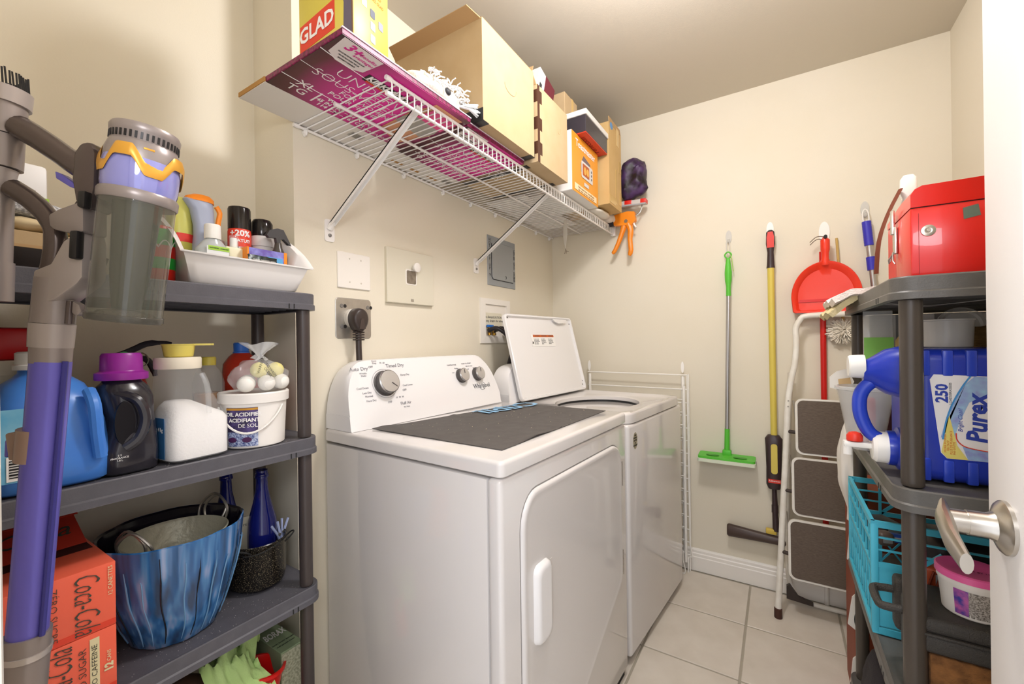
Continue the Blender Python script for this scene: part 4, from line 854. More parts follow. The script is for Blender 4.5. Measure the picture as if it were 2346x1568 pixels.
# ---------------- tier 1
Z1_ = Z_1+.001
t = thing('storage_bin', 'white low-front plastic bin full of sprays on the top shelf', 'bin', (0, 0, Z1_)); BW = M('bin_white', 'eeeae6', .35)
bx0, bx1, by0, by1 = -1.27, -1.062, .400, .632
def binwall(s): # height around the perimeter; s = depth fraction front 0..back 1
    return .064+.088*min(1, max(0, (s-.02)/.42))**.7
bm = BM(); n = 14
def side(y, fl, sgn):
    return [((bx1+fl*.55+(bx0-bx1)*i/n), y+sgn*fl*.9, i/n) for i in range(n+1)]
outer, inner, top, ti = [], [], [], []
per = []   # perimeter points, front edge then sides then back
for i in range(n+1): per.append((bx1, by0+(by1-by0)*i/n, 0., (1, 0)))
for i in range(1, n+1): per.append((bx1+(bx0-bx1)*i/n, by1, i/n, (0, 1)))
for i in range(1, n+1): per.append((bx0, by1+(by0-by1)*i/n, 1., (-1, 0)))
for i in range(1, n): per.append((bx0+(bx1-bx0)*i/n, by0, 1-i/n, (0, -1)))
cxm, cym = (bx0+bx1)/2, (by0+by1)/2
def pr_(off, hf, dz=0.):
    return ring(bm, [(x+(x-cxm)/(bx1-bx0)*2*off, y+(y-cym)/(by1-by0)*2*off, binwall(s)*hf+dz) for x, y, s, _ in per])
skin(bm, [pr_(-.006, 0), pr_(0, 0, .004), pr_(.020, 1, -.004), pr_(.030, 1, -.003), pr_(.031, 1, 0), pr_(.018, 1, 0), pr_(-.004, 0, .005)]); obj('bin_body', bm, BW, t, ang=50)
zb = Z1_+.0055
def can(name, label, cat, x, y, r, h_, body, cap, caph, capm, rcap=None, dome=True):
    t = thing(name, label, cat, (x, y, zb)); rc = rcap or r*.95
    bm = BM(); lathe(bm, [(r*.96, 0), (r, .003), (r, h_-.012), (r*.92, h_-.002), (r*.8, h_)], n=28); obj('can', bm, body, t)
    bm = BM(); lathe(bm, [(rc, h_-.006), (rc, h_+caph-.006), (rc*.94, h_+caph-.001), (rc*.85, h_+caph)], n=28); obj('cap', bm, capm, t)
    return t
LIME = M('can_lime', 'c2bc52', .35)
t = can('lime_spray_can', 'yellow-green spray can with a red band in the white bin', 'spray can', -1.205, .432, .027, .13, LIME, LIME, .080, M('cap_lime', 'c6c464', .3)); bm = BM(); lathe(bm, [(.0273, .105), (.0273, .125)], n=28, cap0=False, cap1=False); obj('red_band', bm, M('band_red', 'd8362a', .4), t)
# grey and orange trigger sprayer
t = thing('sprayer_bottle', 'grey trigger bottle with an orange top in the white bin', 'spray bottle', (-1.175, .470, zb))
bm = BM(); loft(bm, [(0, 0, 0, .026, .022, 3), (.10, 0, 0, .026, .022, 3), (.125, 0, 0, .020, .020, 2.5), (.15, 0, 0, .019, .021, 2.4), (.185, 0, -.004, .020, .024, 2.4), (.205, 0, -.012, .020, .030, 2.4), (.213, 0, -.012, .014, .024, 2.2)], n=28); obj('bottle', bm, M('spray_greyblue', 'a5adc2', .4), t, ang=60)
bm = BM(); loft(bm, [(.204, 0, -.010, .021, .031, 2.4), (.214, 0, -.008, .018, .029, 2.3), (.222, 0, -.004, .010, .018, 2)], n=28); obj('orange_top', bm, M('spray_orange', 'f08a1e', .4), t)
bm = BM(); tube(bm, [(.012, .022, .20), (.012, .030, .185), (.012, .026, .16), (.012, .026, .135)], .006, n=8, sm=3); obj('trigger', bm, M('spray_orange'), t)
# sanitizer
t = thing('sanitizer_bottle', 'clear hand sanitizer bottle with white cap at the front of the bin', 'bottle', (-1.125, .468, zb)); 
bm = BM(); loft(bm, [(0, 0, 0, .020, .034, 2.6), (.06, 0, 0, .021, .036, 2.6), (.085, 0, 0, .020, .034, 2.5), (.102, 0, 0, .016, .022, 2.2), (.110, 0, 0, .014, .015, 2)], n=30); obj('bottle', bm, M('gel_clear', 'dfe3e2', .08, alpha=.5), t, ang=60)
bm = BM(); lathe(bm, [(.0165, .110), (.017, .114), (.0165, .142), (.015, .144)], n=24); obj('cap', bm, M('cap_white'), t)
lb3 = decal('label', rect(.046, .040), (.0208, .002, .070), Y1, Z1, M('label_frost', 'e6e9e8', .5), t); decal('green_strip', rect(.044, .010), (.0216, .004, .086), Y1, Z1, M('label_green', 'a4cf4a', .5), lb3)
lettering([('germ-', .020, (.0222, .0, .068), Y1, Z1, dict(shear=.15, bold=.0004)), ('MOISTURIZING · HYDRATANT', .0042, (.0228, .004, .086), Y1, Z1, dict(sx=.7))], M('print_navy', '26303f', .5), lb3)
# black capped cans
GLB = M('can_black', '2a2624', .12, .4)
t = can('black_spray_can', 'tall black spray can with a red twenty percent band', 'spray can', -1.185, .555, .0265, .165, M('can_red20', 'e2432c', .35), GLB, .052, GLB, rcap=.026)
av2 = look(-1.185, .555); wrapl([('+20%', .021, (0, 0), .0268, av2+.05, .146, dict(bold=.0006)), ('GRATUIT', .011, (0, 0), .0268, av2+.1, .127, dict(bold=.0003))], WHITE, t)
bm = BM(); lathe(bm, [(.0268, .07), (.0268, .112)], n=28, cap0=False, cap1=False); obj('silver_band', bm, M('band_silver', 'a9a5a2', .3, .5), t)
t = can('black_topped_can', 'shorter can with a round black top and grey collar', 'spray can', -1.185, .612, .0285, .130, M('can_grey', 'cfcac4', .4), M('can_grey'), .022, M('can_grey'), rcap=.030)
bm = BM(); lathe(bm, [(.025, .150), (.026, .153), (.026, .188), (.021, .197), (.012, .200)], n=28); obj('black_top', bm, GLB, t)
t = can('red_topped_can', 'small grey can with a red actuator between the sprayers', 'spray can', -1.215, .510, .022, .13, M('can_grey'), M('cap_red', 'd02018', .4), .035, M('cap_red'), rcap=.014)
bm = BM(); tube(bm, [(.004, .0, .165), (.010, .010, .180)], .0012, n=6); obj('straw', bm, M('cap_red'), t)
t = can('pump_bottle', 'white pump bottle at the back of the bin beside the tall can', 'bottle', -1.235, .585, .022, .17, M('bucket_white'), M('bucket_white'), .025, M('bucket_white'), rcap=.012)
bm = BM(); tube(bm, [(0, 0, .195), (0, .012, .197), (0, .026, .190)], .009, n=10, sm=3); obj('nozzle', bm, M('bucket_white'), t)
t = thing('cream_bottle', 'pale cream bottle with a clear cap between sanitizer and purple box', 'bottle', (-1.135, .518, zb))
bm = BM(); b2(bm, -.014, .014, -.024, .024, 0, .100, bev=.004); obj('bottle', bm, M('bottle_cream', 'ded9b8', .4), t)
bm = BM(); lathe(bm, [(.008, .098), (.008, .122), (.007, .124)], n=16); obj('nozzle', bm, M('cap_white'), t)
bm = BM(); lathe(bm, [(.0105, .100), (.010, .128), (.009, .130)], n=16); obj('clear_cap', bm, CLR, t)
t = thing('purple_box', 'purple bubble-printed box with orange ends lying in the bin', 'box', (-1.120, .580, zb), math.radians(2))
bm = BM(); b2(bm, -.018, .018, -.048, .052, 0, .102, bev=.001, seg=1); obj('carton', bm, M('box_purple', '6a58a6', .4, col2='8f90d4', nscale=45, namt=.3), t, smooth=False)
for y0, y1 in ((-.0485, -.0445), (.0445, .0528)):
    bm = BM(); b2(bm, -.0185, .0186, y0, y1, 0, .1024); obj('orange_end', bm, M('spray_orange'), t, smooth=False)
decal('blue_patch', [(.0, -.02), (.045, -.02), (.04, .03), (.0, .03)], (.0183, .0, .055), Y1, Z1, M('patch_blue', '5aa6d8', .5), t)
decal('yellow_patch', [(.0, .0), (.014, -.014), (.020, -.010), (.006, .012)], (.0192, .006, .056), Y1, Z1, M('scoop_yellow'), t)
t = thing('sachet', 'dark foil sachet tucked upright at the front of the bin', 'sachet', (-1.085, .560, zb), math.radians(4))
bm = BM(); sheet(bm, lambda u, v: (.006*math.sin(3*u+1)*math.sin(PI*v)+.002*noise.noise(Vector((u*9, v*9, 1))), -.036+.072*u, .010+.070*v), 20, 14, .003); obj('pouch', bm, M('foil_dark', '3c3835', .3, .3, col2='1f3a38', nscale=30), t)
lettering([('TRAVEL PREPARED WIPES', .0050, (.010, .0, .068), Y1, Z1), ('fresh scent', .005, (.010, -.006, .058), Y1, Z1)], M('cap_white'), t)
t = thing('trigger_spray', 'dark trigger spray bottle at the right end of the bin', 'spray bottle', (-1.145, .650-.028, zb))
bm = BM(); lathe(bm, [(.016, 0), (.017, .004), (.017, .10), (.010, .118), (.008, .13)], n=20, c=(.02, .0, 0)); obj('bottle', bm, M('spray_dark', '4a443e', .25, alpha=.9), t)
bm = BM(); prism(bm, [(-.032, .0), (-.024, .014), (-.004, .022), (.012, .021), (.030, -.012), (.034, -.022), (.012, -.004), (.004, -.006), (.004, -.016), (-.006, -.016), (-.008, -.004), (-.026, -.006)], (.014, .0, .146), Y1, Z1, .012); obj('trigger_head', bm, M('spray_head', '3c3a3b', .4), t)
lettering([('HERS', .016, (.0375, .0, .055), Z1, -Y1, dict(bold=.0004))], WHITE, t)
# red and green can left of the bin
t = thing('candle_jar', 'red jar with green bands standing left of the white bin', 'jar', (-1.118, .362, Z1_))
bm = BM(); lathe(bm, [(.026, 0), (.028, .003), (.030, .105), (.027, .118), (.024, .120)], n=28); obj('jar', bm, M('jar_red', 'dc2a1c', .3), t)
for z0, z1 in ((.028, .052), (.078, .112)):
    bm = BM(); lathe(bm, [(.0284+.0021*z0/.105, z0), (.0284+.0021*z1/.105, z1)], n=28, cap0=False, cap1=False); obj('green_band', bm, M('jar_green', '22a236', .35), t)
bm = BM(); av3 = look(-1.118, .362)
tube(bm, [(.0302*math.cos(av3+a), .0302*math.sin(av3+a), .072+.016*abs(math.sin(a*4))) for a in [-1.2+2.4*i/40 for i in range(41)]], .0012, n=5); obj('zigzag', bm, WHITE, t)
# left stack on the top shelf
t = thing('black_tray', 'black plastic tray at the bottom of the pile on the top shelf', 'tray', (-1.185, .20, Z1_))
bm = BM(); loft(bm, [(0, 0, 0, .10, .070, 5), (.003, 0, 0, .105, .074, 5), (.034, 0, 0, .118, .080, 6), (.035, 0, 0, .114, .077, 6), (.006, 0, 0, .100, .070, 5)], n=36); obj('tray_shell', bm, M('tray_black', '332c29', .4), t)
t = thing('flat_carton', 'flattened brown carton above the black tray on the top shelf', 'carton', (-1.18, .205, Z1_+.0355))
bm = BM(); b2(bm, -.105, .105, -.09, .062, 0, .028, bev=.001, seg=1); obj('board', bm, KRAFT, t, smooth=False)
bm = BM(); b2(bm, .1052, .1062, -.088, .06, .0, .005); obj('fold_edge', bm, KIN, t, smooth=False)
crumple('cream_cloth', 'folded cream cloth on the brown carton of the top shelf', 'cloth', (-1.175, .19, Z1_+.0637), (.10, .066, .011), M('cloth_cream', 'd8c49c', .9), 8.2, amp=.007, fr=22)
t = tag(crumple('grey_towel', 'heathered grey towel folded under the white packet', 'towel', (-1.175, .185, Z1_+.085), (.098, .070, .017), M('towel_grey', '8f8f92', .95, col2='d8d8da', nscale=220, namt=.25, bump=.8, bscale=260), 9.4, amp=.006, fr=26), 'heathered grey towel folded under the white packet', 'towel')
t = thing('white_packet', 'white printed packet on top of the grey towel', 'packet', (-1.18, .15, Z1_+.1205))
bm = BM(); b2(bm, -.07, .07, -.06, .050, 0, .070, bev=.006); obj('packet', bm, M('packet_white', 'e8e6e4', .45), t)
lettering([('sensitive skin', .009, (.0705, .012, .022), Y1, Z1), ('fragrance free sheets', .006, (.0705, .010, .012), Y1, Z1)], M('print_navy'), t)
bm = BM(); b2(bm, -.02, .0712, .032, .0512, .001, .012); obj('green_corner', bm, M('label_green'), t, smooth=False)

# ---------------- tier 3
Z3 = Z_3+.0005
COKE = M('coke_red', 'f86a4e', .45, col2='f66f54', nscale=3); COKED = M('coke_dark_red', 'c23a2a', .55); CPR = M('coke_print', '46463c', .6)
def coke(z, label, up):
    t = thing('soda_carton', label, 'carton', (-1.19, .176, z), group='red soda cartons on the third shelf'); h_ = .118
    bm = BM(); b2(bm, -.13, .130, -.098, .096, 0, h_, bev=.002, seg=2); obj('carton', bm, COKE, t)
    bm = BM(); b2(bm, .1302, .1308, -.096, .095, .002, .012); obj('fold_line', bm, M('coke_fold', 'e8452c', .5), t, smooth=False)
    ex_, ey_ = (Z1, -Y1) if up else (-Z1, Y1)
    s = 1 if up else -1
    lettering([('Coca-Cola', .050, (.1312, .022 if up else .055, .058), ex_, ey_, dict(shear=.35, sx=.50, bold=-.0006))], CPR, t, 'logo_lettering')
    if up:
        lettering([('NO SUGAR', .015, (.1312, .050, .056), ex_, ey_, dict(sx=1.1, bold=-.0002))], CPR, t)
        cs_ = decal('cream_strip', rect(.105, .013), (.1305, .0655, .056), ex_, ey_, M('strip_cream', 'e8dcae', .5), t); lettering([('NO CAFFEINE', .011, (.1316, .0655, .056), ex_, ey_, dict(sx=1.2, bold=-.0001))], CPR, cs_)
        lettering([('12', .016, (.1312, .085, .045), ex_, ey_, dict(bold=.0008)), ('CANS', .008, (.1312, .085, .066), ex_, ey_)], M('strip_cream'), t)
    else:
        lettering([('ZÉRO SUCRE', .014, (.1312, .014, .056), ex_, ey_, dict(sx=1.15, bold=-.0002))], CPR, t)
        lettering([('12 CANETTES', .009, (.1312, .088, .085), Z1, -Y1)], M('strip_cream'), t)
        # torn dispenser flap and opening on top
        bm = BM(); b2(bm, -.125, .02, -.09, .09, h_+.0002, h_+.0008); obj('top_opening', bm, M('carton_inside', '4a1410', .8), t, smooth=False)
        bm = BM(); prism(bm, [(-.088, 0), (.090, 0), (.086, .085), (-.07, .085)], (-.02, 0, h_+.001), Y1, Vector((-.86, 0, .5)), .0015); fp_ = obj('torn_flap', bm, COKED, t, smooth=False)
        lettering([('Coca', .05, (-.058, .02, h_+.0275), Y1, Vector((-.86, 0, .5)), dict(shear=.3))], CPR, fp_)
        bm = BM(); prism(bm, [(-.09, 0), (.092, 0), (.092, .05), (-.09, .05)], (-.09, 0, h_+.044), Y1, Vector((-.8, 0, .6)), .0015); obj('torn_flap', bm, COKED, t, smooth=False)
    return t
coke(Z3, 'lower red soda carton with a no caffeine strip', True); coke(Z3+.1185, 'upper red soda carton with its top torn open', False)
# planter
GLZ = M('glaze_blue', '2f5f92', .12, coat=.6)
def glaze():
    nt = GLZ.node_tree; b = nt.nodes['Principled BSDF']; tc = nt.nodes.new('ShaderNodeTexCoord')
    w_ = nt.nodes.new('ShaderNodeTexNoise'); mp_ = nt.nodes.new('ShaderNodeMapping'); mp_.inputs['Scale'].default_value = (42, 42, .9)
    nt.links.new(tc.outputs['Object'], mp_.inputs[0]); nt.links.new(mp_.outputs[0], w_.inputs['Vector']); w_.inputs['Scale'].default_value = 1.; w_.inputs['Detail'].default_value = 2
    r = nt.nodes.new('ShaderNodeValToRGB'); cr = r.color_ramp
    cr.elements[0].position = .33; cr.elements[0].color = hx('1f4066'); cr.elements[1].position = .48; cr.elements[1].color = hx('2c639c')
    for p, c in ((.56, '4a80b4'), (.66, '8b9cc2')):
        e = cr.elements.new(p); e.color = hx(c)
    nt.links.new(w_.outputs[0], r.inputs[0]); nt.links.new(r.outputs[0], b.inputs['Base Color'])
glaze()
t = thing('planter', 'large glossy blue glazed planter with dripping streaks on the third shelf', 'planter', (-1.172, .402, Z3))
def potring(bm, r, z, n=64, fac=.035, ph=.2): return ring(bm, [(r*(1+fac*(abs(math.cos(4.5*(2*PI*j/n)+ph)))-fac*.5)*math.cos(2*PI*j/n), r*(1+fac*(abs(math.cos(4.5*(2*PI*j/n)+ph)))-fac*.5)*math.sin(2*PI*j/n), z) for j in range(n)])
bm = BM(); skin(bm, [potring(bm, r, z) for r, z in ((.076, 0), (.080, .004), (.098, .05), (.116, .11), (.128, .17), (.133, .222), (.1335, .228), (.131, .230))], cap1=False); obj('bowl', bm, GLZ, t, ang=25)
bm = BM(); skin(bm, [potring(bm, r, z) for r, z in ((.131, .2295), (.127, .226), (.122, .16), (.108, .10), (.07, .02))], cap0=False); obj('inside', bm, M('glaze_inside', '1c1822', .2, coat=.4), t, ang=30)
for k in range(26):
    a = 2*PI*k/26+random.uniform(-.05, .05); bm = BM()
    tube(bm, [(r*(1+.012)*math.cos(a+.05*math.sin(3*q)), r*1.012*math.sin(a+.05*math.sin(3*q)), z) for q, (r, z) in enumerate(((.131, .21-.02*(k % 3)), (.127, .16), (.1155, .11), (.0975, .05), (.084, .012)))], [.0008, .0015, .0015, .0014, .0008], n=5, sm=3); obj('drip_line', bm, M('glaze_drip', '6f9cc4', .2) if k % 3 else M('glaze_dark', '16202c', .2), t)
t = thing('tin_basin', 'embossed tin basin with wire loop handles nested in the blue planter', 'basin', (-1.180, .408, Z3+.100)); TIN = M('tin_embossed', 'bab7a2', .42, .15, bump=1., bscale=45)
bm = BM(); lathe(bm, [(.070, 0), (.074, .003), (.094, .10), (.099, .104), (.101, .108), (.098, .109), (.093, .101), (.072, .006)], n=44); obj('basin', bm, TIN, t)
bm = BM(); lathe(bm, [(.001, .034), (.072, .032), (.076, .028)], n=36); obj('soil', bm, M('soil_brown', '4a3a26', .95, bump=1., bscale=160), t)
for a in (-1.15, 1.9):
    for dz in (0, .02):
        c_ = Vector((math.cos(a+dz*8), math.sin(a+dz*8), 0)); s_ = Vector((-c_.y, c_.x, 0)); bm = BM()
        tube(bm, [c_*.098+s_*(-.030)+Z1*.098, c_*(.102+dz*.5)+s_*(-.034)+Z1*.130, c_*(.106+dz*.5)+Z1*.158, c_*(.102+dz*.5)+s_*.034+Z1*.130, c_*.098+s_*.030+Z1*.098], .0030, n=7, sm=5); obj('loop_handle', bm, M('wire_steel', 'b5b0a6', .3, .8), t)
# speckled pot and bottles
SPK = speckle('speckled_enamel', '17130f', 'b9ac8a', scale=700, thr=.665)
t = thing('speckled_pot', 'black speckled enamel pot with a wire bail on the third shelf', 'pot', (-1.188, .592, Z3))
bm = BM(); lathe(bm, [(.050, 0), (.062, .010), (.066, .03), (.067, .118), (.069, .121), (.067, .123), (.064, .119), (.062, .02), (.05, .006)], n=44); obj('pot', bm, SPK, t)
for a in (.95, -1.0):
    c_ = Vector((math.cos(a), math.sin(a), 0)); s_ = Vector((-c_.y, c_.x, 0)); bm = BM(); tube(bm, [c_*.066+s_*.02+Z1*.108, c_*.078+s_*.018+Z1*.118, c_*.086+Z1*.124, c_*.078-s_*.018+Z1*.118, c_*.066-s_*.02+Z1*.108], .002, n=6, sm=4); obj('wire_ear', bm, M('gap_black'), t)
bm = BM(); tube(bm, [(.070*math.cos(a), .070*math.sin(a), .112+.008*math.sin(a*2)) for a in [-.95+1.9*i/14 for i in range(15)]], .0015, n=6); obj('bail', bm, M('gap_black'), t)
COB = M('cobalt_glass', '141a66', .06, alpha=.93, coat=.5)
def bottle(x, y, z, h_, r, label):
    t = thing('blue_bottle', label, 'bottle', (x, y, z), group='cobalt blue glass bottles'); k = h_
    bm = BM(); lathe(bm, [(r*.9, 0), (r, .004), (r, k*.42), (r*.93, k*.55), (r*.62, k*.70), (r*.42, k*.82), (r*.39, k*.93), (r*.45, k*.94), (r*.45, k*.97), (r*.40, k*.975), (r*.41, k)], n=30, cap1=False); obj('glass', bm, COB, t, ang=60)
    bm = BM(); lathe(bm, [(r*.47, k*.935), (r*.48, k*.95), (r*.45, k*.955)], n=24, cap0=False, cap1=False); obj('lip_ring', bm, COB, t); return t
bottle(-1.192, .606, Z3+.007, .292, .036, 'cobalt blue bottle standing in the speckled pot')
bottle(-1.288, .560, Z3, .29, .034, 'cobalt blue bottle neck showing behind the blue planter')
PEG = M('peg_blue', 'a9b4d8', .4)
for i, (x, y, z, a, lb) in enumerate(((-1.158, .640, Z3+.100, .35, 'pale blue clothespin leaning out of the speckled pot, right one'), (-1.180, .650, Z3+.094, -.2, 'pale blue clothespin leaning out of the speckled pot, left one'))):
    t = thing('clothespin', lb, 'clothespin', M4=Matrix.Translation((x, y, z)) @ Matrix.Rotation(a, 4, 'X'), group='clothespins in the speckled pot')
    for s in (-1, 1):
        bm = BM(); tube(bm, [(0, s*.009, .058), (0, s*.005, .035), (0, s*.003, .02), (0, s*.004, 0)], .0032, n=6, sm=2); obj('prong', bm, PEG, t)
    bm = BM(); cyl(bm, (-.005, 0, .024), (.005, 0, .024), .004, n=10); obj('spring', bm, M('wire_steel'), t)
t = thing('paper_packet', 'cream printed packet tucked behind the blue bottle in the pot', 'packet', (-1.222, .566, Z3+.012), math.radians(-20))
bm = BM(); b2(bm, -.002, .002, -.024, .024, 0, .165, bev=.0006); obj('packet', bm, M('paper_cream'), t, smooth=False)
lettering([('fleurs', .012, (.0026, 0, .145), Y1, Z1)], M('fine_print'), t)

# ---------------- tier 4
Z4 = Z_4+.0005
t = thing('borax_box', 'green borax box at the right end of the bottom shelf', 'box', (-1.205, .648, Z4)); BG = M('borax_green', '8a9a78', .6, col2='7c8c6a', nscale=14); BS = M('borax_side', 'b4b49a', .65, col2='8d8f76', nscale=170, namt=.2)
bm = BM(); b2(bm, -.075, .075, -.030, .032, 0, .197, bev=.0015, seg=1); obj('carton', bm, BG, t, smooth=False)
bm = BM(); b2(bm, .0752, .0760, -.029, .031, .004, .193); obj('printed_side', bm, BS, t, smooth=False)
lettering([('BORAX', .040, (-.015, -.0, .1974), Y1, -X1, dict(sx=.42, shear=.3, bold=.0008))], WHITE, t)
lettering([('laundry booster detergent', .008, (.03, .0, .1974), Y1, -X1, dict(sx=.7)), ('multi-purpose cleaner', .008, (.045, 0, .1974), Y1, -X1, dict(sx=.7))], BLACK, t)
REDB = M('bucket_red', 'd2140f', .3)
t = thing('red_bucket', 'bright red plastic bucket tipped against the borax box', 'bucket', M4=Matrix.Translation((-1.155, .545, Z4+.004)) @ Matrix.Rotation(math.radians(-10), 4, 'X'))
bm = BM(); lathe(bm, [(.040, 0), (.043, .003), (.056, .170), (.061, .172), (.061, .180), (.055, .180), (.052, .170), (.041, .006)], n=40); obj('bucket', bm, REDB, t)
bm = BM(); crv = M('cloth_green', 'bcd890', .9, col2='a8c878', nscale=12, bump=.3, bscale=200)
def clothfn(u, v):
    x = -1.24+.15*u; y = .455+.125*v+.02*math.sin(7*u); z = Z4+.255+.012*math.sin(11*u+4*v)+.030*noise.noise(Vector((u*6, v*7, 2)))+.012*noise.noise(Vector((u*16, v*18, 5)))-.34*max(0, u-.70)-.10*max(0, v-.75)
    return (x, y, z)
sheet(bm, clothfn, 30, 30, .003); tag(obj('green_cloth', bm, crv, None, ang=70), 'rumpled light green cloth draped on the bottom shelf', 'cloth')
crumple('brown_bag', 'brown suede bag on the bottom shelf under the green cloth', 'bag', (-1.16, .36, Z4), (.085, .115, .125), M('suede_brown', '6b4a38', .9, col2='7a5642', nscale=10, bump=.4, bscale=60), 2.2, amp=.02, fr=9)
# ================================================================== STICK VACUUM HANGING BY THE DOORWAY
VT = .60; KP = VT/968.1
VO = CAM + (F + R*((130-1173)/968.1) + U*((784-830)/968.1))*VT
VM = Matrix(((R.x, U.x, -F.x, VO.x), (R.y, U.y, -F.y, VO.y), (R.z, U.z, -F.z, VO.z), (0, 0, 0, 1)))
def V(px, py, w=0.): return Vector(((px-130)*KP, (830-py)*KP, w))
vac = thing('stick_vacuum', 'cordless stick vacuum with purple wand and clear dust bin at the left', 'vacuum cleaner', M4=VM)
VG = M('vac_grey', '948a86', .32, .3); VD = M('vac_dark', '5e5350', .18, .45); VP = M('vac_purple', '6d66c6', .3, .2); VK = M('vac_black', '1c1a1b', .4); VGo = M('vac_gold', 'dba13c', .3, .3); VBl = M('vac_blue', '4a4ac0', .25, alpha=.92); VL = M('vac_light', 'aaa09b', .32, .2)
SMK = M('bin_smoke', '66665a', .03, alpha=.50, coat=1.)
def vcyl(name, p0, p1, r0, r1, mat, parent=vac, n=28, sq=1.):
    bm = BM(); cyl(bm, V(*p0), V(*p1), r0, r1, n=n); return obj(name, bm, mat, parent)
def vprism(name, poly, w0, w1, mat, parent=vac, bev=.003):
    bm = BM(); a = ring(bm, [V(x, y, w0) for x, y in poly]); b = ring(bm, [V(x, y, w1) for x, y in poly]); skin(bm, [a, b])
    bmesh.ops.recalc_face_normals(bm, faces=bm.faces)
    if bev: bmesh.ops.bevel(bm, geom=[e for e in bm.edges if e.calc_face_angle(0) > .5], offset=bev, segments=2, affect='EDGES', profile=.5)
    return obj(name, bm, mat, parent, ang=40)
# wand
wd = vcyl('wand', (63, 1452), (117, 828), .0215, .0215, VP)
bm = BM(); tube(bm, [V(103, 1452, .004), V(157, 828, .004)], .0035, n=8); obj('wand_groove', bm, M('vac_purple_dark', '3d3a8a', .35), wd)
vcyl('wand_joint', (50, 1640), (64, 1449), .0235, .0245, VG); vcyl('joint_ring', (61, 1500), (62.5, 1486), .0255, .0258, M('vac_ring', 'c4bcb8', .25, .5))
vcyl('wand_lower', (40, 1900), (50, 1640), .0225, .0225, VP); vcyl('floor_elbow', (34, 2080), (40, 1900), .024, .024, VG)
bm = BM(); b2(bm, -.085, .045, -.012, .028, -.045, .05, bev=.012, seg=3, M4=Matrix.Translation(V(34, 2110))); obj('cleaner_head', bm, VG, vac)
cl = vcyl('wand_clip', (85, 1054), (92, 982), .0232, .0232, M('vac_tan', 'a48b7c', .35, .2)); vprism('clip_button', [(32, 990), (66, 985), (62, 1050), (40, 1052), (36, 1020)], -.008, .012, M('vac_tan'), cl); vprism('release_tab', [(24, 1006), (40, 1000), (40, 1040), (22, 1048)], -.004, .008, VP, cl)
# collar and neck
vcyl('wand_socket', (116, 832), (118, 790), .0215, .0222, VG); vcyl('socket_collar', (117, 796), (121, 742), .0232, .0240, VL); vcyl('neck', (121, 741), (131, 640), .0232, .0225, VG)
vcyl('neck_pin', (157, 742), (162, 690), .006, .006, VD)
# body behind the bin
vprism('body_plate', [(105, 690), (112, 625), (150, 610), (178, 560), (216, 535), (222, 560), (220, 640), (208, 655), (160, 690), (130, 700)], -.016, .020, VL)
vprism('hinge_block', [(148, 502), (170, 490), (214, 474), (226, 480), (226, 540), (200, 545), (160, 535), (150, 528)], -.014, .022, VG)
vprism('spine', [(196, 362), (212, 340), (234, 336), (245, 362), (243, 440), (232, 486), (212, 488), (200, 468), (192, 420)], -.018, .018, VD, bev=.005)
bm = BM(); tube(bm, [V(46, 292), V(90, 318), V(140, 352), V(180, 380), V(212, 400)], [.0165, .016, .0155, .016, .018], n=16, sm=3); gp = obj('handle_grip', bm, VD, vac)
bm = BM(); tube(bm, [V(30, 432), V(70, 458), V(104, 490), V(124, 522), V(128, 560), V(122, 610), V(112, 650)], [.0135, .013, .0125, .012, .0125, .013, .014], n=16, sm=3); obj('lower_frame', bm, VD, vac)
bm = BM(); tube(bm, [V(118, 505), V(150, 495), V(185, 478), V(206, 440)], [.009, .008, .008, .009], n=12, sm=3); obj('brace', bm, VD, vac)
bm = BM(); tube(bm, [V(112, 645), V(150, 625), V(178, 590), V(190, 560)], [.011, .010, .009, .007], n=12, sm=3); obj('lower_brace', bm, VD, vac)
vprism('trigger', [(136, 396), (150, 402), (186, 428), (192, 438), (170, 432), (138, 412)], -.006, .006, VP, gp, bev=.001)
# bin, cyclone, motor: one axis leaning right
ax = Vector((.115, .9934, 0)); BMx = Matrix(((ax.y, 0, ax.x, 0), (-ax.x, 0, ax.y, 0), (0, -1, 0, 0), (0, 0, 0, 1))); BMx = Matrix.Translation(V(302, 596)) @ BMx
def vlathe(name, prof, mat, parent=vac, n=40, cap0=True, cap1=True):
    bm = BM(); lathe(bm, prof, n=n, M4=BMx, cap0=cap0, cap1=cap1); return obj(name, bm, mat, parent)
bn = vlathe('dust_bin', [(.0405, -.088), (.0415, -.085), (.0425, .078), (.0425, .080)], SMK)
vlathe('bin_core', [(.016, -.070), (.022, -.02), (.027, .078)], M('vac_core', '4c4a40', .35, .3, alpha=.95), bn); vlathe('dirt', [(.034, -.0865), (.036, -.082), (.030, -.075), (.010, -.071)], M('dirt_brown', '5c5144', .95, bump=1., bscale=200), bn)
for a in (2.2, 2.8):
    bm = BM(); cyl(bm, BMx @ Vector((.034*math.cos(a), .034*math.sin(a), -.07)), BMx @ Vector((.034*math.cos(a), .034*math.sin(a), .0)), .0016, n=8); obj('red_slider', bm, M('slider_red', '8c1f26', .4), bn)
vlathe('bin_foot_ring', [(.0412, -.0885), (.0428, -.086), (.0428, -.080), (.0415, -.079)], M('vac_smoke_ring', '55524a', .2, alpha=.8), bn, cap0=False, cap1=False)
vlathe('bin_top_ring', [(.0432, .078), (.0446, .080), (.0448, .090), (.0430, .093)], VG)
vprism('bin_latch', [(208, 540), (226, 540), (223, 602), (205, 602)], .018, .030, VK); vprism('upper_latch', [(222, 452), (240, 452), (238, 490), (220, 488)], .016, .028, VK)
vprism('bin_hinge', [(184, 690), (200, 700), (206, 715), (196, 726), (182, 720)], .0, .012, VG)
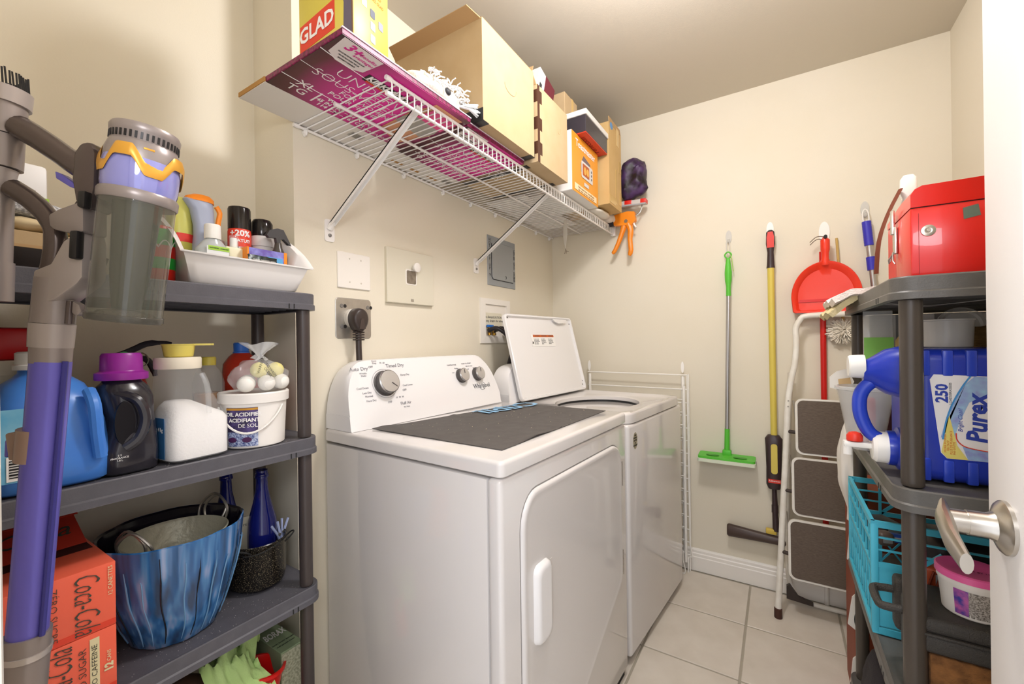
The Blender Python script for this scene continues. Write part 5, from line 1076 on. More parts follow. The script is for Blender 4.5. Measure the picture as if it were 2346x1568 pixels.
cy = vlathe('cyclone', [(.0405, .090), (.0425, .100), (.0435, .125), (.0410, .143), (.034, .147)], M('vac_lilac', '8f90d0', .08, .15, coat=1.))
bm = BM(); n = 96; ra, rb, rc = [], [], []
for j in range(n):
    a = 2*PI*j/n; tz = .131+.011*max(-1, min(1, 1.6*math.sin(4*a+.6))); q = .0452+.001*math.sin(4*a)
    p = lambda r, z: BMx @ Vector((r*math.cos(a), r*math.sin(a), z))
    ra.append(p(q, tz-.008)); rb.append(p(q+.0012, tz)); rc.append(p(q-.0020, tz+.009))
skin(bm, [ring(bm, ra), ring(bm, rb), ring(bm, rc)], cap0=False, cap1=False); obj('gold_band', bm, VGo, vac, ang=70)
vlathe('motor_cover', [(.0420, .136), (.0415, .148), (.0385, .158), (.036, .162)], VG)
for a in (4.0, 5.4): 
    bm = BM(); box(bm, (0, 0, 0), (.012, .002, .003), bev=.0008, M4=BMx @ Matrix.Rotation(a, 4, 'Z') @ Matrix.Translation((0, .0408, .149)) @ Matrix.Rotation(0, 4, 'Z')); obj('gold_window', bm, VGo, cy)
fc = vlathe('filter_cap', [(.0365, .158), (.0375, .160), (.0380, .171), (.0390, .173), (.0395, .179), (.0375, .183), (.030, .184)], VG)
bm = BM()
for j in range(40):
    a = 2*PI*j/40; box(bm, (0, 0, 0), (.0026, .002, .009), M4=BMx @ Matrix.Rotation(a, 4, 'Z') @ Matrix.Translation((0, .0377, .1655)))
obj('vent_slots', bm, VK, fc, kind='stuff', smooth=False)
# clip-on brush attachment at the far left edge
t = thing('brush_attachment', 'grey vacuum brush tool with black bristles at the left edge', 'vacuum tool', M4=VM)
for nm, p0, p1, r0, r1, mm in (('collar', (4, 240), (6, 205), .0290, .0300, VL), ('sleeve', (2, 310), (4, 240), .0245, .0255, VG), ('barrel', (0, 385), (2, 312), .0225, .0235, VG), ('spigot', (-8, 440), (-2, 385), .0150, .0190, VL), ('lower_tube', (-14, 600), (-8, 440), .0180, .0175, VG), ('end_tube', (-16, 690), (-14, 600), .0200, .0200, VG)):
    vcyl(nm, p0, p1, r0, r1, mm, t, n=24)
bm = BM()
for j in range(46):
    a = 2*PI*j/46; p0 = V(6, 212)+Vector((.0255*math.cos(a), 0, .0255*math.sin(a))); tube(bm, [p0, p0+Vector((random.uniform(-.001, .001), .026+random.uniform(-.003, .002), .002))], .0014, n=4)
obj('bristles', bm, VK, t, kind='stuff')
# ================================================================== THINGS ON THE BACK WALL
YW = 2.392
HKC = M('hook_clear', 'e8e6e0', .15, alpha=.6); HKW = M('hook_white', 'f2efe9', .35)
def hook(x, z, label, mat, s=1.):
    t = thing('adhesive_hook', label, 'hook', (x, YW, z), group='adhesive hooks on the back wall')
    bm = BM(); prism(bm, ell(.030*s, .072*s, 24), (0, -.001, 0), X1, Z1, .004); obj('pad', bm, mat, t)
    bm = BM(); tube(bm, [(0, -.004, -.012*s), (0, -.008, -.026*s), (0, -.018, -.030*s), (0, -.024, -.018*s)], .005*s, n=8, sm=3); obj('hook_arm', bm, mat, t)
# flat green mop
GRN = M('mop_green', '5cc23c', .4); ALU = M('aluminium', 'b9b7b5', .3, .8)
hook(-.206, 1.725, 'clear adhesive hook holding the green mop', HKC, .9)
t = thing('flat_mop', 'green flat mop with an aluminium pole hanging on the back wall', 'mop', (-.208, 2.362, 0))
bm = BM(); tube(bm, [(0, 0, 1.712), (.007, 0, 1.69), (.006, 0, 1.645), (0, 0, 1.635), (-.006, 0, 1.645), (-.007, 0, 1.69)], .0022, n=6, loop=True); obj('hanging_loop', bm, HKC, t)
bm = BM(); tube(bm, [(.0, 0, 1.645), (.013, 0, 1.635), (.013, 0, 1.622), (0, 0, 1.612), (-.013, 0, 1.622), (-.013, 0, 1.635)], .0035, n=8, loop=True, sm=2); lathe(bm, [(.008, 1.612), (.013, 1.58), (.0165, 1.54), (.015, 1.50), (.0105, 1.475), (.0115, 1.425)], n=18); hd = obj('handle', bm, GRN, t)
bm = BM(); tube(bm, [(.012, -.004, 1.625), (.018, -.008, 1.60), (.020, -.01, 1.575), (.024, -.01, 1.545)], .0022, n=6, sm=3); obj('cord', bm, M('cord_lime', 'a9c46a', .7), hd)
bm = BM(); cyl(bm, (0, 0, 1.43), (-.014, -.002, .757), .0105, n=18); obj('pole', bm, ALU, t)
bm = BM(); cyl(bm, (-.014, -.002, .762), (-.016, -.003, .655), .0115, .0125, n=18); box(bm, (-.016, -.005, .642), (.04, .03, .03), bev=.006); obj('socket', bm, GRN, t)
bm = BM(); prism(bm, rrect(-.125, .125, -.045, .045, .012), (-.016, -.035, .622), X1, Vector((0, 1, .06)), .010); mh = obj('mop_plate', bm, GRN, t)
bm = BM(); prism(bm, rrect(-.128, .128, -.048, .048, .012), (-.016, -.036, .605), X1, Vector((0, 1, .06)), .016); obj('pad', bm, M('pad_pale', 'dfe6cf', .9), mh)
for s in (-1, 1):
    bm = BM(); prism(bm, ell(.06, .028, 16), (-.016+s*.06, -.05, .6335), X1, Y1, .0012); obj('grip_patch', bm, M('mop_green_dark', '459a2c', .5), mh)
# yellow spray mop
hook(-.028, 1.735, 'white adhesive hook holding the yellow mop', HKW)
YEL = M('mop_yellow', 'd9c458', .4); BRW = M('mop_brown', '3a2b2c', .35)
t = thing('spray_mop', 'spray mop with a yellow pole, red grip and dark brown head', 'mop', (-.027, 2.358, 0))
bm = BM(); loft(bm, [(1.725, 0, 0, .008, .008, 2), (1.715, 0, 0, .017, .012, 2.4), (1.66, 0, 0, .019, .013, 2.4), (1.62, 0, 0, .013, .012, 2.2), (1.56, 0, 0, .016, .014, 2.2), (1.545, 0, 0, .018, .016, 2)], n=24); g = obj('grip', bm, BRW, t, ang=60)
bm = BM(); prism(bm, [(-.014, 0), (.014, 0), (.015, .05), (.010, .075), (-.010, .075), (-.015, .05)], (0, -.012, 1.640), X1, Z1, .003); obj('red_inlay', bm, M('inlay_red', 'd8301e', .4), g)
bm = BM(); cyl(bm, (0, 0, 1.55), (.004, -.002, .745), .0145, .0135, n=20); obj('pole', bm, YEL, t)
bm = BM(); loft(bm, [(.50, .002, -.008, .024, .020, 3), (.52, .002, -.008, .032, .024, 3), (.60, .002, -.008, .031, .026, 3), (.70, .002, -.008, .034, .026, 3), (.735, .002, -.006, .036, .022, 3), (.752, .002, -.004, .024, .018, 2.4)], n=28); tk = obj('tank_cradle', bm, BRW, t, ang=60)
bm = BM(); prism(bm, rrect(-.011, .015, .575, .715, .011), (.002, -.034, 0), X1, Z1, .004); obj('bottle_window', bm, YEL, tk)
rl = decal('red_label', rect(.050, .018), (.004, -.0335, .540), X1, Z1, M('inlay_red'), tk); lettering([('Rubbermaid', .011, (.004, -.0345, .541), X1, Z1, dict(sx=.85))], WHITE, rl)
bm = BM(); cyl(bm, (.002, -.006, .505), (.004, -.006, .42), .010, .012, n=14); cyl(bm, (.004, -.006, .42), (.004, -.008, .385), .014, .014, n=14); cyl(bm, (.004, -.008, .385), (.008, -.010, .30), .012, .015, n=14); obj('neck', bm, BRW, t)
bm = BM(); box(bm, (-.012, -.012, .295), (.045, .02, .026), bev=.005); obj('yellow_joint', bm, M('joint_yellow', 'd6b84e', .4), t)
bm = BM(); rr = []
for x, w_, h_ in ((-.200, .03, .026), (-.192, .036, .032), (-.10, .038, .026), (0, .04, .02), (.12, .038, .02), (.17, .03, .014)):
    rr.append(ring(bm, [(x, -.012+w_*.5*math.cos(a), .262-.06*(x+.2)*.45+h_*math.sin(a)) for a in [2*PI*j/16 for j in range(16)]]))
skin(bm, rr); obj('head', bm, M('mop_head_brown', '4a3a34', .4), t, ang=60)
# dustpan
hook(.182, 1.690, 'large white adhesive hook holding the red dustpan', HKW, 1.35)
RD = M('dustpan_red', 'ec3c24', .3); RDD = M('dustpan_deep', 'd81c14', .35)
t = thing('dustpan', 'round-topped red dustpan hanging on the back wall', 'dustpan', (.180, 2.352, 0))
outl = [(-.122, 1.330)]+[(.128*math.cos(a), 1.395+.155*math.sin(a)) for a in [PI-PI*i/24 for i in range(25)]]+[(.122, 1.330), (.112, 1.322), (-.112, 1.322)]
cx_, cz_ = 0, 1.42
def ins(k, dz=0): return [(cx_+(a-cx_)*k, cz_+(b-cz_)*k+dz) for a, b in outl]
bm = BM(); skin(bm, [ring(bm, [(a, y, b) for a, b in q]) for q, y in ((ins(1.0), 0), (ins(1.0), -.030), (ins(.985), -.033), (ins(.90), -.030), (ins(.80, -.006), -.012), (ins(.6, -.01), -.010))]); obj('pan', bm, RD, t, ang=40)
bm = BM(); prism(bm, [(-.102, .0), (.102, .0), (.096, .012), (-.096, .012)], (0, -.012, 1.372), X1, Z1, .003); obj('step_ridge', bm, RDD, t)
bm = BM(); b2(bm, -.112, .112, -.033, -.026, 1.3185, 1.3225); obj('rubber_lip', bm, M('lip_grey', '6d6a68', .6), t, smooth=False)
bm = BM(); tube(bm, [(0, -.016, 1.535), (0, -.020, 1.56), (0, -.022, 1.60), (0, -.022, 1.635), (0, -.018, 1.655)], [.018, .014, .0175, .0175, .010], n=16, sm=3); hh = obj('handle', bm, RD, t)
bm = BM(); prism(bm, ell(.014, .016, 14), (0, -.034, 1.655), X1, Z1, .012); obj('hang_hole', bm, M('gap_black'), hh)
for dz in (0, .012):
    bm = BM(); tube(bm, [(0, -.012, 1.660-dz), (-.03, -.02, 1.662-dz), (-.055, -.022, 1.640-dz)], .0018, n=6, sm=4); obj('wire_loop', bm, M('wire_brown'), hh)
# red stick, cream duster
t = thing('broom_stick', 'red stick standing behind the step ladder under the dustpan', 'stick', (.172, 2.372, 0))
bm = BM(); cyl(bm, (0, 0, .116), (0, 0, 1.60), .0115, n=16); obj('stick', bm, M('stick_red', 'cc1a14', .35), t)
bm = BM(); cyl(bm, (0, 0, .001), (0, 0, .116), .010, n=14); obj('stick_tip', bm, M('trim_white'), t)
t = thing('duster', 'fluffy cream duster hanging beside the red stick', 'duster', (.245, 2.366, 1.195))
bm = BM()
for i in range(420):
    dv = Vector((random.gauss(0, 1), random.gauss(0, .6), random.gauss(0, 1))).normalized(); L = random.uniform(.03, .052); p0 = Vector((0, 0, .045))+dv*.012
    p1 = p0+Vector((dv.x*L*1.05, dv.y*L*.5, dv.z*L*.9)); tube(bm, [p0, p0.lerp(p1, .55)+Vector((random.uniform(-.005, .005), 0, random.uniform(-.005, .005))), p1+Vector((random.uniform(-.006, .006), 0, -.004))], .0024, n=3)
obj('fluff', bm, M('duster_cream', 'eee6d6', .95), t, kind='stuff')
bm = BM(); cyl(bm, (0, 0, .05), (-.02, .012, .46), .005, n=10); obj('duster_handle', bm, M('stick_tan', 'c2a25a', .5), t)
# blue handled tool
hook(.326, 1.768, 'clear adhesive hook holding the blue handled tool', HKC, 1.0)
t = thing('blue_tool', 'aluminium tool with ribbed blue grip hanging above the red toolbox', 'cleaning tool', M4=Matrix.Translation((.327, 2.365, 1.71)) @ Matrix.Rotation(math.radians(-4.5), 4, 'Y'))
BLU = M('tool_blue', '3a36b4', .4)
bm = BM(); tube(bm, [(0, 0, .055), (.010, 0, .035), (.007, 0, -.01), (-.007, 0, -.01), (-.010, 0, .035)], .0025, n=6, loop=True, sm=2); obj('loop', bm, HKW, t)
bm = BM(); rr = []
for i in range(31):
    z = -.105*i/30; q = .0155+(.0012 if i % 2 else 0); rr.append(ring(bm, [(q*math.cos(a), q*math.sin(a), z) for a in [2*PI*j/18 for j in range(18)]]))
skin(bm, rr); obj('grip', bm, BLU, t, ang=60)
bm = BM(); cyl(bm, (0, 0, -.10), (0, 0, -.16), .0115, n=16); cyl(bm, (0, 0, -.21), (0, 0, -.55), .0105, n=16); obj('pole', bm, ALU, t)
bm = BM(); cyl(bm, (0, 0, -.155), (0, 0, -.212), .0155, n=18); obj('collar', bm, BLU, t)
bm = BM(); lathe(bm, [(.02, -.62), (.035, -.60), (.03, -.55), (.012, -.53)], n=18); obj('duster_end', bm, M('tool_purple', '6a4a9a', .5), t)
# folded wire drying rack beside the washer
RK = M('rack_white', 'f6f3ec', .35)
t = thing('drying_rack', 'folded white wire drying rack between the washer and back wall', 'drying rack', (0, 0, 0))
def wirep(nm, pts, r=.0024, **k):
    bm = BM(); tube(bm, pts, r, n=7, **k); obj(nm, bm, RK, t)
for x in (-.94, -.425):
    wirep('side_tube', [(x, 2.345, .10), (x, 2.345, 1.02)], .0085); wirep('side_tube', [(x+.008, 2.322, .06), (x+.008, 2.322, .97)], .0070)
    bm = BM(); prism(bm, ell(.016, .06, 16), (x, 2.341, 1.066), X1, Z1, .004); obj('hinge_plate', bm, RK, t)
for z in (1.03, .955): wirep('cross_wire', [(-.95, 2.34, z), (-.405, 2.335, z-.004)], .0034)
for k in range(13):
    z = .90-.066*k; wirep('cross_wire', [(-.945, 2.322, z), (-.416, 2.322, z)], .0026)
    wirep('cross_wire', [(-.945, 2.348, z-.02), (-.400, 2.348, z-.02)], .0026)
wirep('end_wire', [(-.404, 2.340, 1.03), (-.400, 2.340, .15), (-.388, 2.335, .09), (-.392, 2.335, .085), (-.408, 2.338, .08), (-.410, 2.338, .0)], .0034)
wirep('end_wire', [(-.400, 2.355, 1.03), (-.400, 2.355, .12), (-.404, 2.355, .0)], .0034)
wirep('foot_wire', [(-.430, 2.31, .12), (-.43, 2.31, .07), (-.418, 2.31, .02), (-.422, 2.31, .004), (-.44, 2.31, .003)], .0026)
# step ladder
LW = M('ladder_white', 'ece8de', .35, col2='e2dccf', nscale=20, namt=.3); RUB = M('foot_brown', '4a2c22', .6)
PAD = M('tread_dark', '4f4238', .6, col2='6e6052', nscale=60, namt=.5, stretch=(1.5, 1, 14)); BKT = M('bracket_brown', '3f342e', .45)
t = thing('step_ladder', 'folded white step ladder with three dark treads leaning on the back wall', 'step ladder', (0, 0, 0)); XC = .205
def yl(z): return 2.155+.155*z/1.31
def leg_x(z): return -.016+(.068 if z > .96 else .052*z/.96)+(.02*(z-.96)/.3 if z > .96 else 0)
lpts = [(leg_x(z), yl(z), z) for z in (.03, .34, .70, .95, 1.10, 1.20)]+[(.066, yl(1.25), 1.25), (.083, yl(1.29), 1.29), (.115, yl(1.31), 1.31)]
fp_ = lpts+[(2*XC-a, b, c) for a, b, c in reversed(lpts)]
bm = BM(); tube(bm, fp_, .0125, n=14, sm=3); obj('front_frame', bm, LW, t)
for s in (0, 1):
    x = leg_x(.03) if s == 0 else 2*XC-leg_x(.03); bm = BM(); lathe(bm, [(.0145, 0), (.0155, .002), (.0150, .04), (.013, .041)], n=18, c=(x, yl(.0)-.0, .0)); obj('rubber_foot', bm, RUB, t)
    for z in (.93, .905):
        bm = BM(); lathe(bm, [(.0035, 0), (.003, .0015)], n=10, M4=Matrix.Translation((leg_x(z) if s == 0 else 2*XC-leg_x(z), yl(z)-.0125, z)) @ Matrix.Rotation(PI/2, 4, 'X')); obj('rivet', bm, M('rivet_grey', '9c968c', .4, .5), t)
bm = BM(); tube(bm, [(.045, 2.335, 1.05), (.030, 2.335, .60), (.024, 2.335, .20), (.035, 2.325, .07), (.075, 2.318, .02), (.12, 2.315, .014), (2*XC-.12, 2.315, .014), (2*XC-.075, 2.318, .02), (2*XC-.035, 2.325, .07), (2*XC-.024, 2.335, .20), (2*XC-.030, 2.335, .60), (2*XC-.045, 2.335, 1.05)], .010, n=12, sm=3); obj('rear_frame', bm, LW, t)
for s in (1, -1):
    bm = BM(); prism(bm, [(0, .05), (.012, .06), (.045, .014), (.10, .0), (.10, -.012), (.0, -.006)], (XC-s*(XC-.018), 2.305, .03), X1*s, Z1, .018); obj('corner_bracket', bm, BKT, t)
for i, (z0, z1) in enumerate(((.705, .945), (.448, .693), (.185, .432))):
    zc = (z0+z1)/2; yy = 2.155+.155*zc/1.31-.022; dx = .004*(2-i)
    x0, x1 = .058-.018*i*.9, 2*XC-(.058-.018*i*.9)
    nrm = Vector((0, -1, -.118)).normalized(); up = Vector((0, .118, 1)).normalized(); hh_ = (z1-z0)/2
    o_ = Vector(((x0+x1)/2, yy, zc)); w_ = (x1-x0)/2
    bm = BM(); prism(bm, rrect(-w_, w_, -hh_, hh_, .028, 6), o_, X1, up, .016, off=-.004); st = obj('tread_frame', bm, LW, t)
    bm = BM(); prism(bm, rrect(-w_+.009, w_-.009, -hh_+.008, hh_-.008, .022, 6), o_, X1, up, .004, off=.0105); obj('tread_pad', bm, PAD, st)
    for s in (0, 1):
        xx = (leg_x(zc), x0+.01) if s == 0 else (2*XC-leg_x(zc), x1-.01)
        bm = BM(); cyl(bm, (xx[0], yl(zc-.05), zc-.03), (xx[1], yy+.004, zc-.03), .008, n=12); obj('pivot', bm, BKT, st)
    bm = BM(); tube(bm, [(x0+.015, yy+.018, z0+.02), (x0-.004, 2.315, z1-.02)], .004, n=8); obj('link_bar', bm, ALU, st)
# ================================================================== BLACK PLASTIC SHELVING ON THE RIGHT
PLG = M('shelf_plastic_r', '5a5752', .42, col2='63605b', nscale=40, bump=.12, bscale=400)
RX0, RX1, RY0, RY1 = .176, .54, 1.022, 1.69
T1, T2, T3, T4 = 1.319, .934, .55, .165
rs = thing('plastic_shelving', 'dark plastic shelving behind the open door at the right', 'shelving', (0, 0, 0))
def tier_r(z, h_=.041, r=.035):
    bm = BM(); k = 5
    def rg(d, zz): return ring(bm, [(a, b, zz) for a, b in rrect(RX0+d, RX1-d, RY0+d, RY1-d, max(r-d, .004), k)])
    skin(bm, [rg(.012, z-h_+.002), rg(.012, z-h_), rg(-.0015, z-h_), rg(-.0015, z-h_+.012), rg(.0015, z-h_+.015), rg(.001, z-.002), rg(.0025, z+.0005), rg(.006, z-.001), rg(.010, z-.0015)], cap0=False); tr = obj('tier', bm, PLG, rs, ang=30)
    bm = BM(); b2(bm, RX0+.012, RX1-.012, RY0+.012, RY1-.012, z-.012, z-.004); obj('deck', bm, PLG, tr, smooth=False)
    for i in range(6):
        y = RY0+.06+(RY1-RY0-.12)*i/5; bm = BM(); b2(bm, RX0+.012, RX1-.012, y-.0015, y+.0015, z-h_+.006, z-.012); obj('rib', bm, PLG, tr, smooth=False)
    for yy in (RY0+.115, RY0+.135):
        bm = BM(); b2(bm, RX0-.0024, RX0-.001, yy-.0012, yy+.0012, z-h_+.001, z-h_+.012); obj('notch', bm, M('gap_black'), tr, smooth=False)
for z in (T1, T2, T3, T4): tier_r(z)
PLR = M('post_plastic_r', '4a423a', .34, bump=.06, bscale=300)
for x in (.207, .508):
    for y in (1.053, 1.660):
        zz = [0, T4, T3, T2, T1]
        for a, b in zip(zz[:-1], zz[1:]):
            bm = BM(); lathe(bm, [(.0155, a+.001), (.0168, a+.004), (.0168, b-.042), (.0150, b-.041)], n=22, c=(x, y, 0)); obj('post', bm, PLR, rs)
for i, pts in enumerate(([(.19, 1.2, 1.281), (.26, 1.16, 1.272), (.36, 1.06, 1.279)], [(.18, 1.14, 1.281), (.24, 1.12, 1.268), (.30, 1.22, 1.278)])):
    bm = BM(); tube(bm, pts, .0008, n=4, sm=6); obj('loose_thread', bm, M('thread_grey', '8d8880', .8), rs)
# red toolbox
TR = M('toolbox_red', 'ea1c0e', .28, coat=.3, col2='e2190d', nscale=4)
t = thing('toolbox', 'red metal toolbox with a round lock on the right-hand top shelf', 'toolbox', (.208, 1.050, T1+.0005))
bm = BM(); b2(bm, 0, .34, 0, .19, 0, .126, bev=.003); obj('body', bm, TR, t)
bm = BM(); skin(bm, [ring(bm, [(x, y, z) for y, z in ()]) for x in ()]) if False else None
lp = [(0, .127), (.0, .150), (.006, .160), (.016, .165), (.34, .168), (.34, .127)]
skin(bm, [ring(bm, [(x, y-.001, z) for x, z in lp]) for y in (0, .10)]+[ring(bm, [(x, .192, .127+(z-.127)*.55) for x, z in lp])]); obj('lid', bm, TR, t, ang=40)
bm = BM(); b2(bm, .002, .338, .002, .188, .1255, .1275); obj('lid_gap', bm, M('gap_black'), t, smooth=False)
bm = BM(); lathe(bm, [(.0105, 0), (.010, .002), (.006, .003), (.0035, .0025), (.0025, .004)], n=28, M4=Matrix.Translation((.0235, -.0005, .082)) @ Matrix.Rotation(PI/2, 4, 'X')); obj('lock', bm, M('lock_silver', 'd2ccc0', .25, .8), t)
decal('grey_sticker', [(-.010, -.011), (.011, -.007), (.008, .013), (-.011, .009)], (.079, -.0004, .106), X1, Z1, M('sticker_slate', '6c7a6a', .6), t)
bm = BM(); b2(bm, .0105, .0111, -.0009, .0, .004, .115); obj('seam', bm, M('toolbox_dark', 'a01008', .35), t, smooth=False)
la = obj('latch', (lambda bm: (b2(bm, -.006, -.0005, .095, .113, .060, .115, bev=.002), b2(bm, -.010, -.004, .098, .110, .100, .150, bev=.002), bm)[2])(BM()), M('lock_silver'), t)
bm = BM(); tube(bm, [(-.006, .108, .062), (-.012, .114, .050), (-.010, .122, .044), (-.006, .120, .054)], .0015, n=6, loop=True); tube(bm, [(-.007, .104, .064), (-.008, .098, .046), (-.006, .090, .038)], .0013, n=6); obj('latch_pin', bm, M('chrome_rod'), la)
# white topped bottle with brown strap behind
t = thing('white_flask', 'white capped flask with a brown strap behind the toolbox', 'flask', (.282, 1.44, T1))
bm = BM(); loft(bm, [(0, 0, 0, .022, .022, 3), (.20, 0, 0, .022, .020, 3), (.24, 0, 0, .012, .012, 3), (.252, 0, 0, .017, .014, 4), (.290, 0, 0, .015, .012, 4), (.298, 0, 0, .010, .009, 3)], n=26); obj('flask_body', bm, M('flask_white', 'ece8e0', .35), t, ang=50)
bm = BM(); tube(bm, [(-.018, -.018, .262), (-.045, -.03, .20), (-.066, -.05, .13), (-.072, -.05, .05)], .009, n=6, sm=3, sq=.3); obj('strap', bm, M('strap_brown', '6a3018', .8), t)
# gloves
def glove(label, mat, y0, y1, x0, z0, drop, ph):
    bm = BM()
    def fn(u, v):
        y = y0+(y1-y0)*u; x = x0-.060+.115*v; e = max(0., (RX0-x)/.055)
        z = z0-drop*e**1.3+.005*noise.noise(Vector((u*6+ph, v*5, ph)))+.003*math.sin(u*22+ph)*(1-v)
        return (x-.012*(1-math.exp(-e))*math.sin(PI*u), y+.010*noise.noise(Vector((v*4, ph, u*3))), z)
    sheet(bm, fn, 34, 18, .015); o = obj('work_glove', bm, mat, None, ang=70); return tag(o, label, 'glove', 'cotton work gloves')
glove('cream cotton glove flopped over the shelf corner, upper one', M('glove_white', 'efe4da', .9, bump=.4, bscale=240), 1.40, 1.66, RX0+.005, T1+.018, .026, 1.3)
glove('tan cotton glove with ribbed cuff, lower one at the shelf corner', M('glove_tan', 'd3c496', .95, bump=.5, bscale=200), 1.42, 1.67, RX0-.002, T1+.006, .042, 4.1)
# ---- big blue jug on its side
JB = M('jug_royal', '1f36a8', .3, coat=.2); JBL = M('jug_royal_edge', '2a44ba', .3)
t = thing('laundry_jug', 'huge royal blue laundry detergent jug lying on its side', 'jug', (.213, 1.088, T2))
bm = BM(); b2(bm, .002, .33, .0, .20, .003, .252, bev=.022, seg=5); obj('jug_body', bm, JB, t)
for x in (.012, .043, .074):
    for z in (.242, .013):
        bm = BM(); b2(bm, x, x+.015, -.0030, .01, z-.040 if z > .1 else z-.008, z+.008 if z > .1 else z+.034, bev=.003); obj('grip_rib', bm, JBL, t)
JH = [(.012, .045, .192), (-.030, .045, .190), (-.055, .045, .180), (-.070, .045, .155), (-.070, .045, .115), (-.055, .045, .078), (-.030, .045, .066), (.012, .045, .062)]
bm = BM(); tube(bm, JH, .0125, n=14, sm=4); obj('handle', bm, JBL, t)
bm = BM(); loft(bm, [(.0, 0, 0, .055, .055, 3), (.035, 0, 0, .045, .045, 2.6), (.058, 0, 0, .028, .028, 2), (.070, 0, 0, .0215, .0215, 2)], n=28, M4=Matrix.Translation((.005, .05, .205)) @ Matrix.Rotation(-PI/2, 4, 'Y')); obj('neck', bm, JB, t)
bm = BM(); lathe(bm, [(.024, 0), (.0245, .003), (.0235, .024), (.021, .027)], n=28, M4=Matrix.Translation((-.062, .05, .215)) @ Matrix.Rotation(-PI/2, 4, 'Y')); obj('cap', bm, M('cap_white'), t)
bm = BM(); lathe(bm, [(.045, 0), (.042, .016), (.035, .02), (.034, .032)], n=28, M4=Matrix.Translation((.004, .05, .050)) @ Matrix.Rotation(-PI/2, 4, 'Y')); obj('spout_base', bm, JB, t)
sp = obj('spigot', (lambda bm: (lathe(bm, [(.031, 0), (.031, .020), (.026, .026), (.014, .028)], n=26, M4=Matrix.Translation((-.026, .05, .050)) @ Matrix.Rotation(-PI/2, 4, 'Y')), box(bm, (-.074, .045, .052), (.050, .018, .012), bev=.004), cyl(bm, (-.092, .045, .058), (-.092, .045, .030), .008, n=12), bm)[3])(BM()), M('cap_white'), t)
bm = BM(); lathe(bm, [(.014, 0), (.014, .010), (.010, .016), (.004, .018)], n=20, M4=Matrix.Translation((-.080, .045, .060))); obj('red_button', bm, M('button_red', 'd8321e', .4), sp)
LW_ = M('label_white', 'e8e4e2', .4)
def lx(x): return .026+(x-.048)*.46
def lpoly(pts): return [(lx(a), b) for a, b in pts]
lb4 = decal('label', lpoly([(.048, .195), (.060, .205), (.40, .200), (.40, .050), (.095, .050), (.078, .060)]), (0, -.0005, 0), X1, Z1, LW_, t)
decal('aqua_sweep', lpoly([(.078, .088), (.084, .088), (.110, .150), (.150, .188), (.175, .202), (.40, .200), (.40, .185), (.24, .180), (.160, .155), (.130, .115), (.118, .090), (.104, .128), (.092, .118)]), (0, -.0011, 0), X1, Z1, M('label_sky', '9cc4dc', .5, col2='8c90c8', nscale=60, namt=.4), lb4)
decal('aqua_foot', lpoly([(.155, .0505), (.40, .0505), (.40, .066), (.20, .068), (.14, .074)]), (0, -.0011, 0), X1, Z1, M('label_sky'), lb4)
decal('yellow_panel', lpoly([(.079, .061), (.096, .0505), (.155, .0505), (.125, .075), (.103, .130)]), (0, -.0015, 0), X1, Z1, M('label_yellow', 'e0d070', .5), lb4)
bm = BM(); tube(bm, [(lx(a), -.0018, b) for a, b in ((.084, .085), (.094, .118), (.112, .150), (.140, .182), (.165, .203))], .0013, n=5, sm=4); obj('blue_arc', bm, M('label_blue', '3e8cc8', .5), lb4)
bm = BM(); tube(bm, [(lx(a), -.0018, b) for a, b in ((.122, .098), (.126, .084), (.155, .073), (.24, .067))], .0009, n=5, sm=4); obj('red_arc', bm, M('label_redline', 'd84030', .5), lb4)
JN = M('label_navy_print', '2a3fa0', .5)
lettering([('250', .023, (.0425, -.0014, .170), Z1, -X1, dict(bold=.0008, sx=1.0))], JN, lb4); lettering([('LOADS/BRASSÉES', .0050, (.0535, -.0014, .170), Z1, -X1, dict(sx=1.05))], M('fine_print'), lb4)
lettering([('Bright Clean!', .0085, (.066, -.0016, .122), Z1, -X1, dict(shear=.3, sx=.95))], JN, lb4); lettering([('Purex', .036, (.088, -.0016, .126), Z1, -X1, dict(bold=.0012, shear=.15, sx=1.0))], JN, lb4, 'brand_lettering')
lettering([('MORE POWER', .0044, (.0455, -.0024, .078), Z1, -X1, dict(sx=1.2)), ('PER DROP', .0042, (.0495, -.0024, .074), Z1, -X1), ('PLUS DE PUISSANCE', .0044, (.0535, -.0024, .080), Z1, -X1, dict(sx=1.1)), ('PAR GOUTTE', .0040, (.0575, -.0024, .070), Z1, -X1)], M('label_orange_print', 'd87a2c', .5), lb4)
# clear tub on the jug, lid, bags behind
CL2 = M('clear_plastic2', 'dfe0dc', .1, alpha=.42)
t = thing('measuring_tub', 'translucent round tub standing on the blue laundry jug', 'tub', (.296, 1.225, T2+.2525))
bm = BM(); lathe(bm, [(.036, 0), (.038, .002), (.040, .054), (.0418, .055), (.0418, .058), (.039, .058), (.0365, .004)], n=36); obj('tub_wall', bm, M('tub_milky', 'dedbd2', .25, alpha=.72), t)
t = thing('clear_lid', 'clear round plastic lid leaning behind the translucent tub', 'lid', M4=Matrix.Translation((.348, 1.345, T2+.30)) @ Matrix.Rotation(math.radians(78), 4, 'X'))
bm = BM(); lathe(bm, [(.001, 0), (.030, .001), (.034, .006), (.040, .006), (.041, .002), (.041, -.004)], n=34, cap0=False, cap1=False); obj('lid_disc', bm, CL2, t)
t = thing('white_carton', 'white and grey carton at the back of the right-hand middle shelf', 'carton', (.40, 1.50, T2))
bm = BM(); b2(bm, -.19, .08, 0, .10, 0, .335, bev=.002, seg=1); obj('carton', bm, M('box_white2'), t, smooth=False)
for x in (-.135, -.06): 
    bm = BM(); b2(bm, x, x+.018, -.001, 0, .0, .335); obj('grey_stripe', bm, M('stripe_grey', '8e8a86', .5), t, smooth=False)
